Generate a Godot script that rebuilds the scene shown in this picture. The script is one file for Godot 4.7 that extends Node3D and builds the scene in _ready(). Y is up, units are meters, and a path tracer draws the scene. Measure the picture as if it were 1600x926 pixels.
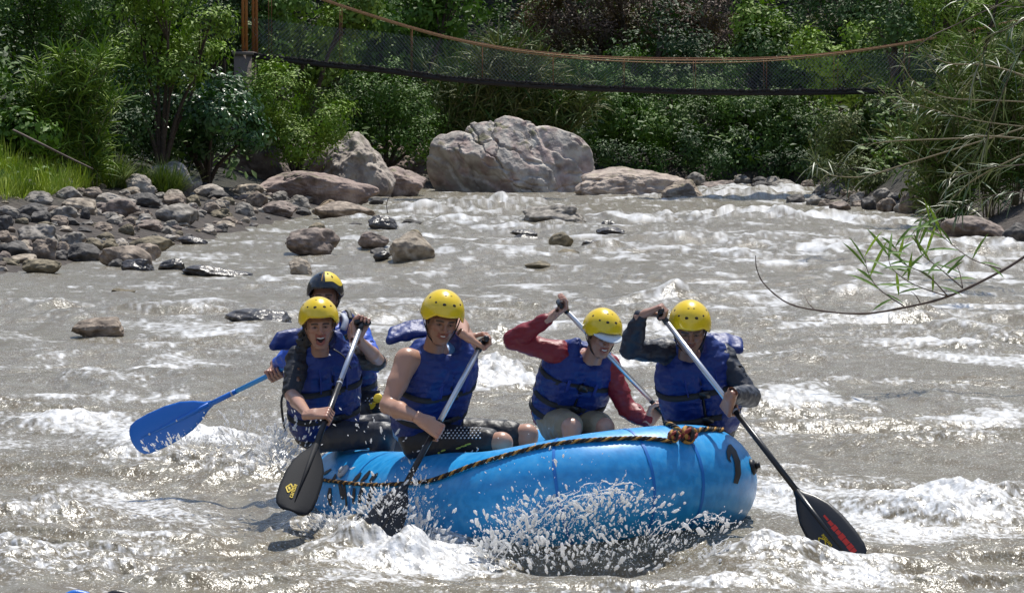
extends Node3D
# A rafting crew on a muddy mountain river; boulders, a hanging footbridge and green banks behind.

const FOCAL := 4860.0          # lens, in pixels of a 1600 pixel wide frame
const EYE := Vector3(0, 2.3, 0)
const PITCH := 0.0561          # the camera looks down a little
var rng := RandomNumberGenerator.new()
var M := {}                    # materials
var used_names := {}

func _ready() -> void:
	rng.seed = 7
	var cam := Camera3D.new()
	cam.name = "camera"
	cam.position = EYE
	cam.rotation = Vector3(-PITCH, 0, 0)
	cam.fov = rad_to_deg(2.0 * atan(463.0 / FOCAL))
	cam.near = 0.5
	cam.far = 900.0
	add_child(cam)
	cam.current = true
	var env := Environment.new()
	env.background_mode = Environment.BG_SKY
	var sky := Sky.new()
	sky.sky_material = cloudy_sky()
	env.sky = sky
	env.background_energy_multiplier = 0.72
	env.tonemap_mode = Environment.TONE_MAPPER_LINEAR
	env.tonemap_exposure = 1.12
	env.sdfgi_enabled = true
	env.ssao_enabled = true
	env.ssil_enabled = true
	var we := WorldEnvironment.new()
	we.name = "world_environment"
	we.environment = env
	add_child(we)
	var sun := DirectionalLight3D.new()
	sun.name = "sun"
	sun.light_energy = 1.6
	sun.light_color = Color(1.0, 0.98, 0.945)
	sun.light_angular_distance = 0.5
	sun.shadow_enabled = true
	sun.look_at_from_position(Vector3(0.13, 0.90, -0.42), Vector3.ZERO, Vector3.UP)
	add_child(sun)
	make_materials()
	build_ground()
	build_water()
	build_rocks()
	build_plants()
	build_bridge()
	build_raft()
	build_people()
	build_spray()

func cloudy_sky() -> PanoramaSkyMaterial:
	# hazy blue overhead paling to the horizon, with scattered fair weather cloud
	var w := 512
	var h := 256
	var n := FastNoiseLite.new()
	n.seed = 3
	n.frequency = 1.6
	n.fractal_octaves = 5
	var img := Image.create(w, h, false, Image.FORMAT_RGBF)
	for j in h:
		var el := PI * (0.5 - (j + 0.5) / h)
		for i in w:
			var az := TAU * (i + 0.5) / w
			var dir := Vector3(cos(el) * sin(az), sin(el), cos(el) * cos(az))
			var up := maxf(dir.y, 0.0)
			var c := Color(0.62, 0.74, 0.90).lerp(Color(0.13, 0.29, 0.66), pow(up, 0.55))
			var q := dir / (up + 0.25)
			var cl := smoothstep(0.02, 0.45, n.get_noise_3d(q.x, q.y * 0.3, q.z)) * smoothstep(0.0, 0.12, up)
			c = c.lerp(Color(1.25, 1.25, 1.27), cl * 0.85)
			img.set_pixel(i, j, c)
	var s := PanoramaSkyMaterial.new()
	s.panorama = ImageTexture.create_from_image(img)
	return s

# ---------------------------------------------------------------- layout
func ray(px: float, py: float) -> Vector3:
	var v := Vector3((px - 800.0) / FOCAL, (463.0 - py) / FOCAL, -1.0)
	return Basis(Vector3.RIGHT, -PITCH) * v

func P(px: float, py: float, depth: float) -> Vector3:
	var r := ray(px, py)
	return EYE + r * (depth / -r.z)

func G(px: float, py: float, h := 0.0) -> Vector3:
	var r := ray(px, py)
	return EYE + r * ((h - EYE.y) / minf(r.y, -0.0005))

func on_land(px: float, py: float) -> Vector3:   # where that line of sight meets the land or the water
	var r := ray(px, py)
	r = r / -r.z
	var t := 20.0
	while t < 180.0:
		var p := EYE + r * t
		if p.y <= maxf(land_h(p.x, p.z), 0.0):
			break
		t += 0.15
	return EYE + r * t

func to_pixel(p: Vector3) -> Vector3:
	var v := Basis(Vector3.RIGHT, PITCH) * (p - EYE)
	return Vector3(800.0 + FOCAL * v.x / -v.z, 463.0 - FOCAL * v.y / -v.z, -v.z)

# ---------------------------------------------------------------- scene tree
func numbered(called: String) -> String:
	var n: int = used_names.get(called, 0)
	used_names[called] = n + 1
	return called if n == 0 else "%s_%03d" % [called, n]

func tag(o: Node, label: String, category := "", group := "", kind := "") -> void:
	if label: o.set_meta("label", label)
	if category: o.set_meta("category", category)
	if group: o.set_meta("group", group)
	if kind: o.set_meta("kind", kind)

func thing(called: String, label: String, category: String, at := Vector3.ZERO, group := "") -> Node3D:
	var o := Node3D.new()
	o.name = numbered(called)
	add_child(o)
	o.position = at
	tag(o, label, category, group)
	return o

func part(called: String, mesh: Mesh, mat: Material, parent: Node = self, kind := "") -> MeshInstance3D:
	var o := MeshInstance3D.new()
	o.name = numbered(called) if parent == self else called
	o.mesh = mesh
	o.material_override = mat
	parent.add_child(o, true)
	if parent != self:
		fix_name(o, called)
	if kind: o.set_meta("kind", kind)
	return o

func fix_name(o: Node, called: String) -> void:
	if str(o.name) == called: return
	var k := 1
	while o.get_parent().has_node("%s_%03d" % [called, k]): k += 1
	o.name = "%s_%03d" % [called, k]

func many(called: String, mesh: Mesh, mat: Material, places: Array, colours: Array, parent: Node = self) -> MultiMeshInstance3D:
	var mm := MultiMesh.new()
	mm.transform_format = MultiMesh.TRANSFORM_3D
	mm.use_colors = true
	mm.mesh = mesh
	mm.instance_count = places.size()
	for i in places.size():
		mm.set_instance_transform(i, places[i])
		mm.set_instance_color(i, colours[i])
	var o := MultiMeshInstance3D.new()
	o.name = numbered(called) if parent == self else called
	o.multimesh = mm
	o.material_override = mat
	parent.add_child(o, true)
	if parent != self:
		fix_name(o, called)
	o.set_meta("kind", "stuff")
	return o

# ---------------------------------------------------------------- shapes
func st_new() -> SurfaceTool:
	var s := SurfaceTool.new()
	s.begin(Mesh.PRIMITIVE_TRIANGLES)
	return s

func done(s: SurfaceTool) -> ArrayMesh:
	s.index()
	s.generate_normals()
	return s.commit()

func tri(s: SurfaceTool, a: Vector3, b: Vector3, c: Vector3) -> void:
	s.add_vertex(a); s.add_vertex(b); s.add_vertex(c)

func quad(s: SurfaceTool, a: Vector3, b: Vector3, c: Vector3, d: Vector3) -> void:
	tri(s, a, b, c); tri(s, a, c, d)

func tube(s: SurfaceTool, pts: Array, radii: Array, sides := 8, cap := true, flat := 1.0) -> void:
	# a round bar through the points; radii may be one number
	var n := pts.size()
	var rings := []
	var side := Vector3.ZERO
	for i in n:
		var t: Vector3 = (pts[mini(i + 1, n - 1)] - pts[maxi(i - 1, 0)]).normalized()
		if side == Vector3.ZERO:
			side = t.cross(Vector3.UP if absf(t.y) < 0.9 else Vector3.RIGHT).normalized()
		side = (side - t * side.dot(t)).normalized()
		var up := side.cross(t)
		var r: float = radii[i] if radii.size() > 1 else radii[0]
		var ring := []
		for k in sides:
			var a := TAU * k / sides
			ring.append(pts[i] + side * cos(a) * r + up * sin(a) * r * flat)
		rings.append(ring)
	for i in n - 1:
		for k in sides:
			var k2 := (k + 1) % sides
			quad(s, rings[i][k], rings[i][k2], rings[i + 1][k2], rings[i + 1][k])
	if cap:
		for k in sides:
			tri(s, pts[0], rings[0][(k + 1) % sides], rings[0][k])
			tri(s, pts[n - 1], rings[n - 1][k], rings[n - 1][(k + 1) % sides])

func smooth_path(pts: Array, per := 8, closed := false) -> Array:
	var out := []
	var n := pts.size()
	for i in (n if closed else n - 1):
		var a: Vector3 = pts[(i - 1 + n) % n] if closed or i > 0 else pts[0]
		var b: Vector3 = pts[i]
		var c: Vector3 = pts[(i + 1) % n]
		var d: Vector3 = pts[(i + 2) % n] if closed or i + 2 < n else pts[n - 1]
		for k in per:
			out.append(b.cubic_interpolate(c, a, d, float(k) / per))
	if not closed: out.append(pts[n - 1])
	return out

func box(s: SurfaceTool, x: Transform3D, h: Vector3) -> void:
	var c := []
	for i in 8:
		c.append(x * Vector3(h.x * (1 if i & 1 else -1), h.y * (1 if i & 2 else -1), h.z * (1 if i & 4 else -1)))
	for f in [[0, 1, 3, 2], [5, 4, 6, 7], [4, 0, 2, 6], [1, 5, 7, 3], [2, 3, 7, 6], [4, 5, 1, 0]]:
		quad(s, c[f[0]], c[f[1]], c[f[2]], c[f[3]])

func ball(s: SurfaceTool, at: Vector3, r: Vector3, seg := 10, basis := Basis.IDENTITY) -> void:
	for j in seg:
		for i in seg * 2:
			var q := []
			for e in [[0, 0], [1, 0], [1, 1], [0, 1]]:
				var th: float = PI * (j + e[1]) / seg
				var ph: float = PI * (i + e[0]) / seg
				q.append(at + basis * (Vector3(sin(th) * cos(ph), cos(th), sin(th) * sin(ph)) * r))
			quad(s, q[0], q[1], q[2], q[3])

func facing(dir: Vector3, up := Vector3.UP) -> Basis:      # z along dir
	var z := dir.normalized()
	var x := up.cross(z)
	x = x.normalized() if x.length() > 0.01 else Vector3.RIGHT
	return Basis(x, z.cross(x), z)

func upright(dir: Vector3, spin := 0.0) -> Basis:          # y along dir
	var y := dir.normalized()
	var x := y.cross(Vector3(0.31, 0.2, 0.93)).normalized()
	var b := Basis(x, y, x.cross(y))
	return b * Basis(Vector3.UP, spin)

func rnd(a: float, b: float) -> float:
	return rng.randf_range(a, b)

func ball_dir() -> Vector3:
	var z := rnd(-1, 1)
	var a := rnd(0, TAU)
	var r := sqrt(1 - z * z)
	return Vector3(r * cos(a), z, r * sin(a))

func noise(sd: int, freq: float, oct := 3, kind := FastNoiseLite.TYPE_SIMPLEX_SMOOTH) -> FastNoiseLite:
	var n := FastNoiseLite.new()
	n.seed = sd
	n.noise_type = kind
	n.frequency = freq
	n.fractal_type = FastNoiseLite.FRACTAL_FBM if oct > 1 else FastNoiseLite.FRACTAL_NONE
	n.fractal_octaves = oct
	return n

# ---------------------------------------------------------------- materials
func lin(r: float, g: float, b: float) -> Color:
	return Color(r, g, b).linear_to_srgb()

func mat(called: String, c: Color, rough := 0.7, metal := 0.0) -> StandardMaterial3D:
	var m := StandardMaterial3D.new()
	m.resource_name = called
	m.albedo_color = c
	m.roughness = rough
	m.metallic = metal
	M[called] = m
	return m

func ntex(sd: int, freq: float, oct: int, size := 512, stops := [], normal := 0.0, kind := FastNoiseLite.TYPE_SIMPLEX_SMOOTH, ridged := false) -> NoiseTexture2D:
	var t := NoiseTexture2D.new()
	var n := noise(sd, freq, oct, kind)
	if ridged: n.fractal_type = FastNoiseLite.FRACTAL_RIDGED
	t.noise = n
	t.width = size
	t.height = size
	t.seamless = true
	t.seamless_blend_skirt = 0.15
	if normal > 0.0:
		t.as_normal_map = true
		t.bump_strength = normal
	if stops.size():
		var g := Gradient.new()
		g.offsets = PackedFloat32Array(stops.map(func(s): return s[0]))
		g.colors = PackedColorArray(stops.map(func(s): return s[1]))
		t.color_ramp = g
	return t

func bump(m: StandardMaterial3D, tex: Texture2D, strength: float, scale: float, world := false) -> void:
	m.uv1_triplanar = true
	m.uv1_world_triplanar = world
	m.uv1_scale = Vector3.ONE * scale
	m.normal_enabled = true
	m.normal_texture = tex
	m.normal_scale = strength

func make_materials() -> void:
	var grain := ntex(11, 0.02, 5, 512, [], 6.0)
	var creases := ntex(12, 0.012, 4, 512, [], 10.0)
	# skin tones, with faces darkened for shade, come from the bodies' own vertex colours
	var m := mat("skin", Color.WHITE, 0.36)
	m.vertex_color_use_as_albedo = true
	bump(m, grain, 0.25, 9.0)
	m = mat("eye", Color.WHITE, 0.12)
	m.vertex_color_use_as_albedo = true
	mat("teeth", lin(0.72, 0.68, 0.6), 0.3)
	mat("hair", lin(0.012, 0.009, 0.008), 0.5)
	# clothing
	m = mat("vest_blue", lin(0.0025, 0.021, 0.155), 0.5)
	bump(m, creases, 0.5, 3.5)
	m = mat("vest_lining", lin(0.012, 0.03, 0.2), 0.7)
	m = mat("black_strap", lin(0.012, 0.012, 0.014), 0.6)
	m = mat("buckle", lin(0.02, 0.02, 0.022), 0.3)
	m = mat("pale_strap", lin(0.35, 0.38, 0.45), 0.6)
	for c in [["cloth_black", 0.012, 0.012, 0.015], ["cloth_leggings", 0.03, 0.034, 0.045], ["cloth_maroon", 0.21, 0.010, 0.018], ["cloth_navy", 0.014, 0.018, 0.03], ["cloth_khaki", 0.25, 0.215, 0.145], ["cloth_blue", 0.02, 0.09, 0.5], ["cloth_sky", 0.1, 0.27, 0.55], ["cloth_grey", 0.035, 0.037, 0.045]]:
		m = mat(c[0], lin(c[1], c[2], c[3]), 0.5)
		bump(m, creases, 0.5, 4.0)
	mat("print_white", lin(0.6, 0.62, 0.65), 0.7)
	mat("print_lime", lin(0.35, 0.45, 0.08), 0.7)
	mat("print_yellow", lin(0.7, 0.5, 0.02), 0.6)
	# helmets
	m = mat("helmet_yellow", lin(0.80, 0.56, 0.008), 0.28)
	m.clearcoat_enabled = true; m.clearcoat = 0.5; m.clearcoat_roughness = 0.15
	bump(m, grain, 0.12, 4.0)
	m = mat("helmet_black", lin(0.012, 0.012, 0.014), 0.25)
	m.clearcoat_enabled = true; m.clearcoat = 0.5; m.clearcoat_roughness = 0.1
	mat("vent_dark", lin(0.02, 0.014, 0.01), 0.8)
	mat("visor", lin(0.62, 0.68, 0.72), 0.3)
	# paddles
	m = mat("aluminium", lin(0.62, 0.63, 0.66), 0.34, 0.85)
	bump(m, grain, 0.25, 6.0)
	m = mat("plastic_black", lin(0.014, 0.014, 0.016), 0.34)
	bump(m, grain, 0.2, 6.0)
	m = mat("plastic_charcoal", lin(0.016, 0.017, 0.020), 0.7)
	m.metallic_specular = 0.3
	bump(m, grain, 0.3, 8.0)
	m = mat("plastic_blue", lin(0.015, 0.16, 0.60), 0.35)
	bump(m, grain, 0.2, 6.0)
	m = mat("shaft_blue", lin(0.04, 0.30, 0.70), 0.35)
	mat("print_red", lin(0.62, 0.03, 0.015), 0.5)
	# raft
	m = mat("raft_blue", Color.WHITE, 0.38)
	m.albedo_texture = ntex(66, 0.02, 6, 512, [[0.28, lin(0.010, 0.245, 0.58)], [0.5, lin(0.013, 0.305, 0.70)], [0.74, lin(0.05, 0.35, 0.70)]])
	m.clearcoat_enabled = true; m.clearcoat = 0.2; m.clearcoat_roughness = 0.25
	bump(m, ntex(14, 0.01, 5, 512, [], 3.0), 0.4, 1.2)
	mat("raft_seam", lin(0.004, 0.15, 0.5), 0.4)
	m = mat("raft_grey", lin(0.42, 0.44, 0.46), 0.45)
	m = mat("raft_floor", lin(0.03, 0.032, 0.036), 0.5)
	mat("paint_black", lin(0.008, 0.008, 0.01), 0.5)
	mat("rope_dark", lin(0.025, 0.02, 0.018), 0.8)
	mat("rope_gold", lin(0.42, 0.22, 0.05), 0.8)
	mat("rope_red", lin(0.25, 0.04, 0.03), 0.8)
	# bridge
	m = mat("rusty_steel", lin(0.36, 0.13, 0.028), 0.7)
	bump(m, grain, 0.6, 3.0)
	mat("cable_tan", lin(0.34, 0.19, 0.075), 0.7)
	mat("cable_rust", lin(0.20, 0.075, 0.03), 0.8)
	mat("netting", lin(0.22, 0.24, 0.27), 0.5)
	m = mat("deck_wood", lin(0.02, 0.016, 0.014), 0.9)
	m = mat("concrete", lin(0.15, 0.12, 0.105), 0.9)
	bump(m, grain, 1.0, 1.5)
	# wood and leaves
	m = mat("bark", lin(0.075, 0.055, 0.04), 0.9)
	bump(m, ntex(15, 0.03, 4, 256, [], 12.0), 1.0, 1.5)
	m = mat("cane_leaf", Color.WHITE, 0.45)
	m.backlight_enabled = true
	m.backlight = Color(0.2, 0.22, 0.08)
	m = mat("driftwood", lin(0.26, 0.19, 0.12), 0.85)
	m = mat("dry_cane", lin(0.21, 0.17, 0.09), 0.75)
	m = mat("twig", lin(0.10, 0.07, 0.055), 0.8)
	m = mat("leaf", Color.WHITE, 0.58)
	m.metallic_specular = 0.35
	m.vertex_color_use_as_albedo = true
	m.backlight_enabled = true
	m.backlight = Color(0.42, 0.5, 0.12)
	m = mat("leaf_glossy", Color.WHITE, 0.34)
	m.metallic_specular = 0.4
	m.vertex_color_use_as_albedo = true
	m.backlight_enabled = true
	m.backlight = Color(0.4, 0.5, 0.15)
	# stone: several kinds
	var k := 0
	for c in [["stone_grey", [0.15, 0.132, 0.108], [0.40, 0.36, 0.31]], ["stone_brown", [0.15, 0.112, 0.082], [0.38, 0.305, 0.235]], ["stone_tan", [0.22, 0.175, 0.125], [0.48, 0.41, 0.32]], ["stone_dark", [0.055, 0.05, 0.046], [0.165, 0.148, 0.13]], ["stone_pale", [0.26, 0.22, 0.18], [0.48, 0.43, 0.36]], ["stone_pink", [0.14, 0.108, 0.088], [0.34, 0.265, 0.22]], ["stone_olive", [0.11, 0.088, 0.05], [0.27, 0.22, 0.14]], ["stone_wet", [0.035, 0.03, 0.027], [0.10, 0.085, 0.072]]]:
		var a := lin(c[1][0], c[1][1], c[1][2])
		var b := lin(c[2][0], c[2][1], c[2][2])
		m = mat(c[0], Color.WHITE, 0.8 if k != 7 else 0.34)
		m.uv1_triplanar = true
		m.uv1_world_triplanar = true
		m.uv1_scale = Vector3.ONE * 0.7
		m.albedo_texture = ntex(30 + k, 0.012, 6, 512, [[0.2, a.darkened(0.25)], [0.42, a], [0.58, a.lerp(b, 0.55)], [0.8, b]])
		m.normal_enabled = true
		m.normal_texture = ntex(40 + k % 3, 0.02, 6, 512, [], 9.0)
		m.normal_scale = 0.9
		k += 1
	m = mat("boulder_stone", Color.WHITE, 0.85)
	m.uv1_triplanar = true
	m.uv1_world_triplanar = true
	m.uv1_scale = Vector3.ONE * 0.22
	m.vertex_color_use_as_albedo = true
	m.albedo_texture = ntex(60, 0.008, 7, 1024, [[0.15, lin(0.17, 0.145, 0.14)], [0.40, lin(0.30, 0.27, 0.26)], [0.52, lin(0.40, 0.37, 0.355)], [0.64, lin(0.47, 0.44, 0.42)], [0.85, lin(0.55, 0.53, 0.50)]])
	m.normal_enabled = true
	m.normal_texture = ntex(61, 0.014, 7, 1024, [], 14.0)
	m.normal_scale = 1.0
	# ground
	m = mat("earth", Color.WHITE, 0.95)
	m.uv1_triplanar = true
	m.uv1_world_triplanar = true
	m.uv1_scale = Vector3.ONE * 0.35
	m.vertex_color_use_as_albedo = true
	m.albedo_texture = ntex(62, 0.015, 6, 512, [[0.2, lin(0.4, 0.4, 0.4)], [0.8, lin(1, 1, 1)]])
	m.normal_enabled = true
	m.normal_texture = ntex(63, 0.03, 5, 512, [], 16.0)
	# water: muddy, the foam in its vertex colours; bubble flecks, also painted in for sun glitter, as a detail layer
	m = mat("river_water", Color.WHITE, 0.24)
	m.vertex_color_use_as_albedo = true
	m.uv1_triplanar = true
	m.uv1_world_triplanar = true
	m.uv1_scale = Vector3(0.5, 0.5, 0.5)
	m.normal_enabled = true
	m.normal_texture = ntex(64, 0.012, 6, 2048, [], 14.0)
	m.normal_scale = 0.9
	m.metallic_specular = 0.33
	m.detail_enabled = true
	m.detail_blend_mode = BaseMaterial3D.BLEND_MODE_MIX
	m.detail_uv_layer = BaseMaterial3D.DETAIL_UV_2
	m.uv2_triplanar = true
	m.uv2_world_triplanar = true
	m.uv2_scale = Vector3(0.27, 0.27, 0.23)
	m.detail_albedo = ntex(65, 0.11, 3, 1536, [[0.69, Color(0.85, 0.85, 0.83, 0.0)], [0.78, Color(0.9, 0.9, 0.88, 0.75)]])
	m = mat("droplet", lin(0.9, 0.9, 0.89), 0.3)
	m.backlight_enabled = true
	m.backlight = Color(1, 1, 1)
	m = mat("water_sheet", Color(0.8, 0.82, 0.82, 0.25), 0.08)
	m.transparency = BaseMaterial3D.TRANSPARENCY_ALPHA

# ---------------------------------------------------------------- land and river
var land_noise: FastNoiseLite
var wn := []
const LEFT_EDGE := [[0, -9.5], [30, -8.6], [47, -7.7], [54, -6.6], [60, -5.9], [70, -5.4], [80, -5.0], [92, -4.5], [104, -3.6], [110, -2.0], [113, 3.0], [116, 60.0]]
const RIGHT_EDGE := [[0, 6.5], [20, 7.0], [40, 8.6], [57, 9.7], [72, 10.2], [80, 9.9], [88, 9.3], [94, 8.8], [97, 10.5], [99, 60.0], [400, 60.0]]

func edge(tab: Array, d: float) -> float:
	if d <= tab[0][0]: return tab[0][1]
	for i in tab.size() - 1:
		if d <= tab[i + 1][0]:
			return lerpf(tab[i][1], tab[i + 1][1], (d - tab[i][0]) / float(tab[i + 1][0] - tab[i][0]))
	return tab[-1][1]

func land_h(x: float, z: float) -> float:
	var d := -z
	var l := edge(LEFT_EDGE, d) - x
	var r := x - edge(RIGHT_EDGE, d)
	if d > 111.0:
		l = maxf(-3.0 - x, d - 113.5)
		r = -9.0
	var e := maxf(l, r)
	if land_noise == null:
		land_noise = noise(5, 0.12, 4)
	var n := land_noise.get_noise_2d(x, z)
	if e < 0.0:
		return maxf(-1.2, e * 0.3 - 0.04)
	var h := 0.0
	if d > 111.0:
		h = minf(e, 1.0) * 0.7 + clampf(e - 1.0, 0.0, 16.0) * 0.08 + maxf(e - 17.0, 0.0) * 0.5
	elif r > l:
		var steep := smoothstep(60.0, 85.0, d)
		h = minf(e, 1.2) * (0.45 + 0.3 * steep) + clampf(e - 1.2, 0.0, 5.0) * 0.12 + maxf(e - 6.2, 0.0) * 0.45
	else:
		h = minf(e, 6.0) * 0.21 + clampf(e - 6.0, 0.0, 60.0) * 0.48
	h = minf(h, 20.0 + (h - 20.0) * 0.1 if h > 20.0 else h)
	return h + n * minf(e * 0.12, 0.6)

func build_ground() -> void:
	var xs := []
	var x := -140.0
	while x <= 140.0:
		xs.append(x)
		x += 0.45 if x > -16.0 and x < 16.0 else 3.0
	var ds := []
	var d := -60.0
	while d <= 320.0:
		ds.append(d)
		d += 0.6 if d > 40.0 and d < 124.0 else 4.0
	var st := st_new()
	for j in ds.size():
		for i in xs.size():
			var h := land_h(xs[i], -ds[j])
			var grass := smoothstep(0.6, 1.2, h) * clampf(0.7 + land_noise.get_noise_2d(xs[i] * 3.0, ds[j] * 3.0 + 50.0), 0.0, 1.0)
			st.set_color(Color(0.085, 0.07, 0.055).lerp(Color(0.03, 0.03, 0.016), clampf(grass + smoothstep(70.0, 80.0, ds[j]) * smoothstep(0.3, 0.7, h), 0.0, 1.0)))  # inland earth also coloured darker, for the shade under the trees
			st.add_vertex(Vector3(xs[i], h, -ds[j]))
	var w := xs.size()
	for j in ds.size() - 1:
		for i in w - 1:
			var a := j * w + i
			for q in [a, a + 1, a + w + 1, a, a + w + 1, a + w]:
				st.add_index(q)
	st.generate_normals()
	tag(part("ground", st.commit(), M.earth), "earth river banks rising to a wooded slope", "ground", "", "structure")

# swells, troughs and foam that the photograph shows in one spot: px, py, half width and half depth in metres, height, foam
const SWELLS := [
	[300, 690, 0.62, 0.5, 0.10, 0.9], [380, 735, 0.4, 0.35, 0.12, 0.8], [110, 660, 0.5, 0.4, 0.08, 0.6], [60, 800, 0.6, 0.5, 0.10, 0.75], [150, 905, 0.6, 0.3, 0.10, 0.8], [25, 880, 0.4, 0.3, 0.06, 0.7],
	[520, 815, 0.32, 0.22, 0.10, 1.0], [600, 861, 0.40, 0.22, 0.15, 0.9], [672, 872, 0.25, 0.16, 0.14, 0.9], [690, 862, 0.35, 0.15, 0.06, 0.9], [1130, 865, 0.26, 0.18, 0.13, 1.0], [1210, 885, 0.4, 0.2, 0.10, 0.9], [1090, 912, 0.4, 0.12, 0.07, 0.8],
	[1390, 900, 0.5, 0.15, 0.04, 0.65], [1310, 868, 0.34, 0.26, -0.15, -0.35], [735, 893, 0.3, 0.10, 0.05, 0.8], [830, 912, 0.35, 0.10, 0.05, 0.7], [1540, 790, 0.6, 0.4, 0.12, 0.85], [1480, 830, 0.4, 0.2, 0.05, 0.6], [920, 915, 0.8, 0.12, -0.12, 0.0], [890, 868, 0.75, 0.4, -0.20, -0.6], [1020, 870, 0.5, 0.35, -0.16, -0.5],
	[780, 590, 0.45, 0.7, 0.20, 1.0], [770, 550, 0.5, 0.5, 0.22, 0.3], [970, 480, 0.8, 1.0, 0.12, 0.8], [1060, 470, 0.5, 0.8, 0.16, 0.9], [1330, 460, 1.6, 0.9, 0.12, 0.7], [1500, 500, 1.4, 0.7, 0.16, 0.8], [1570, 540, 1.0, 0.8, 0.14, 0.6], [1400, 525, 1.5, 0.5, 0.10, 0.6],
	[60, 480, 1.2, 0.8, 0.12, 0.45], [220, 495, 1.4, 0.7, 0.10, 0.55], [420, 500, 0.6, 0.4, 0.05, 0.6], [330, 480, 0.8, 0.5, 0.05, 0.4], [660, 490, 1.2, 0.8, 0.06, 0.45], [700, 330, 2.2, 3.0, 0.18, 0.7], [780, 325, 1.6, 2.5, 0.22, 0.8], [760, 350, 2.2, 2.0, 0.14, 0.7],
	[1180, 310, 2.4, 3.0, 0.22, 1.0], [1230, 305, 2.0, 3.0, 0.20, 1.0], [1130, 300, 2.0, 3.0, 0.15, 1.0], [1120, 345, 2.4, 2.0, 0.15, 0.7], [1020, 345, 2.2, 2.0, 0.12, 0.6], [1250, 350, 2.2, 2.0, 0.15, 0.7], [1330, 350, 2.0, 2.0, 0.12, 0.7], [1320, 390, 2.0, 1.4, 0.14, 0.8], [1200, 400, 2.0, 1.2, 0.10, 0.6], [1480, 420, 1.6, 1.2, 0.14, 0.8], [1560, 395, 1.6, 1.5, 0.15, 0.9], [960, 395, 1.6, 1.2, 0.10, 0.6], [1080, 375, 2.0, 1.4, 0.12, 0.65], [860, 360, 1.6, 1.2, 0.08, 0.6], [620, 345, 1.5, 1.2, 0.06, 0.5], [760, 400, 1.6, 0.8, 0.06, 0.5],
	[1290, 600, 0.8, 0.3, 0.05, 0.5], [1280, 560, 0.9, 0.4, 0.05, 0.4], [1230, 640, 0.4, 0.3, 0.05, 0.55], [1250, 740, 0.3, 0.2, 0.05, 0.6], [1450, 690, 0.8, 0.3, 0.07, 0.45], [170, 600, 0.9, 0.4, 0.05, 0.25]]
var swells := []

func water_at(x: float, z: float, near_swells: Array) -> Array:    # [height, foam]
	var d := -z
	var warp: float = wn[5].get_noise_2d(x * 0.6, z * 0.6)
	var wx := x + warp * 0.9
	var wz := z + warp * 1.6
	var big: float = wn[0].get_noise_2d(wx * 0.75, wz)
	var mid: float = wn[1].get_noise_2d(wx * 0.8, wz * 1.15)
	var ridge: float = 1.0 - absf(wn[2].get_noise_2d(wx, wz * 1.2)) * 2.2
	var far := smoothstep(22.0, 45.0, d)
	var chop: float = wn[3].get_noise_2d(x, z * 1.1) if far <= 0.0 else lerpf(wn[3].get_noise_2d(x, z * 1.1), wn[1].get_noise_2d(x * 1.3 + 40.0, z * 0.9), far)
	var calm := smoothstep(0.0, 1.0, clampf((x + 6.5) * 0.16 + 0.25, 0.0, 1.0)) * 0.55 + 0.45
	if d < 22.0: calm = lerpf(1.05, calm, smoothstep(17.0, 22.0, d))
	var h := (big * 0.10 + mid * 0.055 + ridge * 0.018) * calm + chop * 0.011
	var s4 := lerpf(1.0, 0.42, far)
	var lace: float = 1.0 - absf(wn[4].get_noise_2d((x + chop * 0.05) * s4, z * s4 * lerpf(1.0, 0.5, far))) * 2.4
	var fine: float = wn[6].get_noise_2d(x, z) * (1.0 - far)
	if far > 0.0: fine += wn[6].get_noise_2d(x * 0.3, z * 0.07) * far
	var f := 0.0
	for s in near_swells:
		var ax: float = (x - s[0]) * s[2]
		var az: float = (z - s[1]) * s[3]
		var q := ax * ax + az * az
		if q < 6.0:
			var g := exp(-q)
			h += s[4] * g * (0.9 + 0.6 * mid + 0.5 * chop)
			f += s[5] * g * (1.0 - 0.42 * far)
			if s[5] > 0.3:
				h += g * (fine * 0.0035 * (1.0 - far) + chop * 0.015) * s[5]
	var patch: float = wn[7].get_noise_2d(wx * 1.1, wz * 0.8)
	f = f * 0.75 + maxf(patch * 1.5 - 0.10, 0.0) * calm + maxf(mid * 0.8 - 0.12, 0.0) * 0.8 * calm + maxf(ridge - 0.72, 0.0) * 0.45
	var near := 1.0 - smoothstep(17.0, 30.0, d)
	var micro: float = wn[8].get_noise_2d(x + fine * 0.03, z) * near if near > 0.0 else 0.0
	if near < 1.0: micro += wn[6].get_noise_2d(x * 0.8 + 70.0, z * 0.25) * (1.0 - near) * (1.0 - far * 0.6)
	var web: float = 1.0 - absf(wn[9].get_noise_2d((x + mid * 0.12) * s4, (z * 0.9 + big * 0.1) * s4 * lerpf(1.0, 0.4, far))) * 2.6
	var tex := lace * 0.34 + web * 0.26 + fine * 0.34 + micro * 0.34
	var foam := smoothstep(0.38, 1.12, f * 0.74 + tex * 0.70 + 0.05 * far) + maxf(micro + fine * 0.5 - 0.42, 0.0) * smoothstep(0.05, 0.4, f) * 1.2
	foam *= 0.74 + 0.65 * micro + 0.35 * fine
	h += foam * (micro * 0.0012 + fine * 0.0025) * (1.0 - far)
	return [h, clampf(foam, 0.0, 1.0)]

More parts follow.
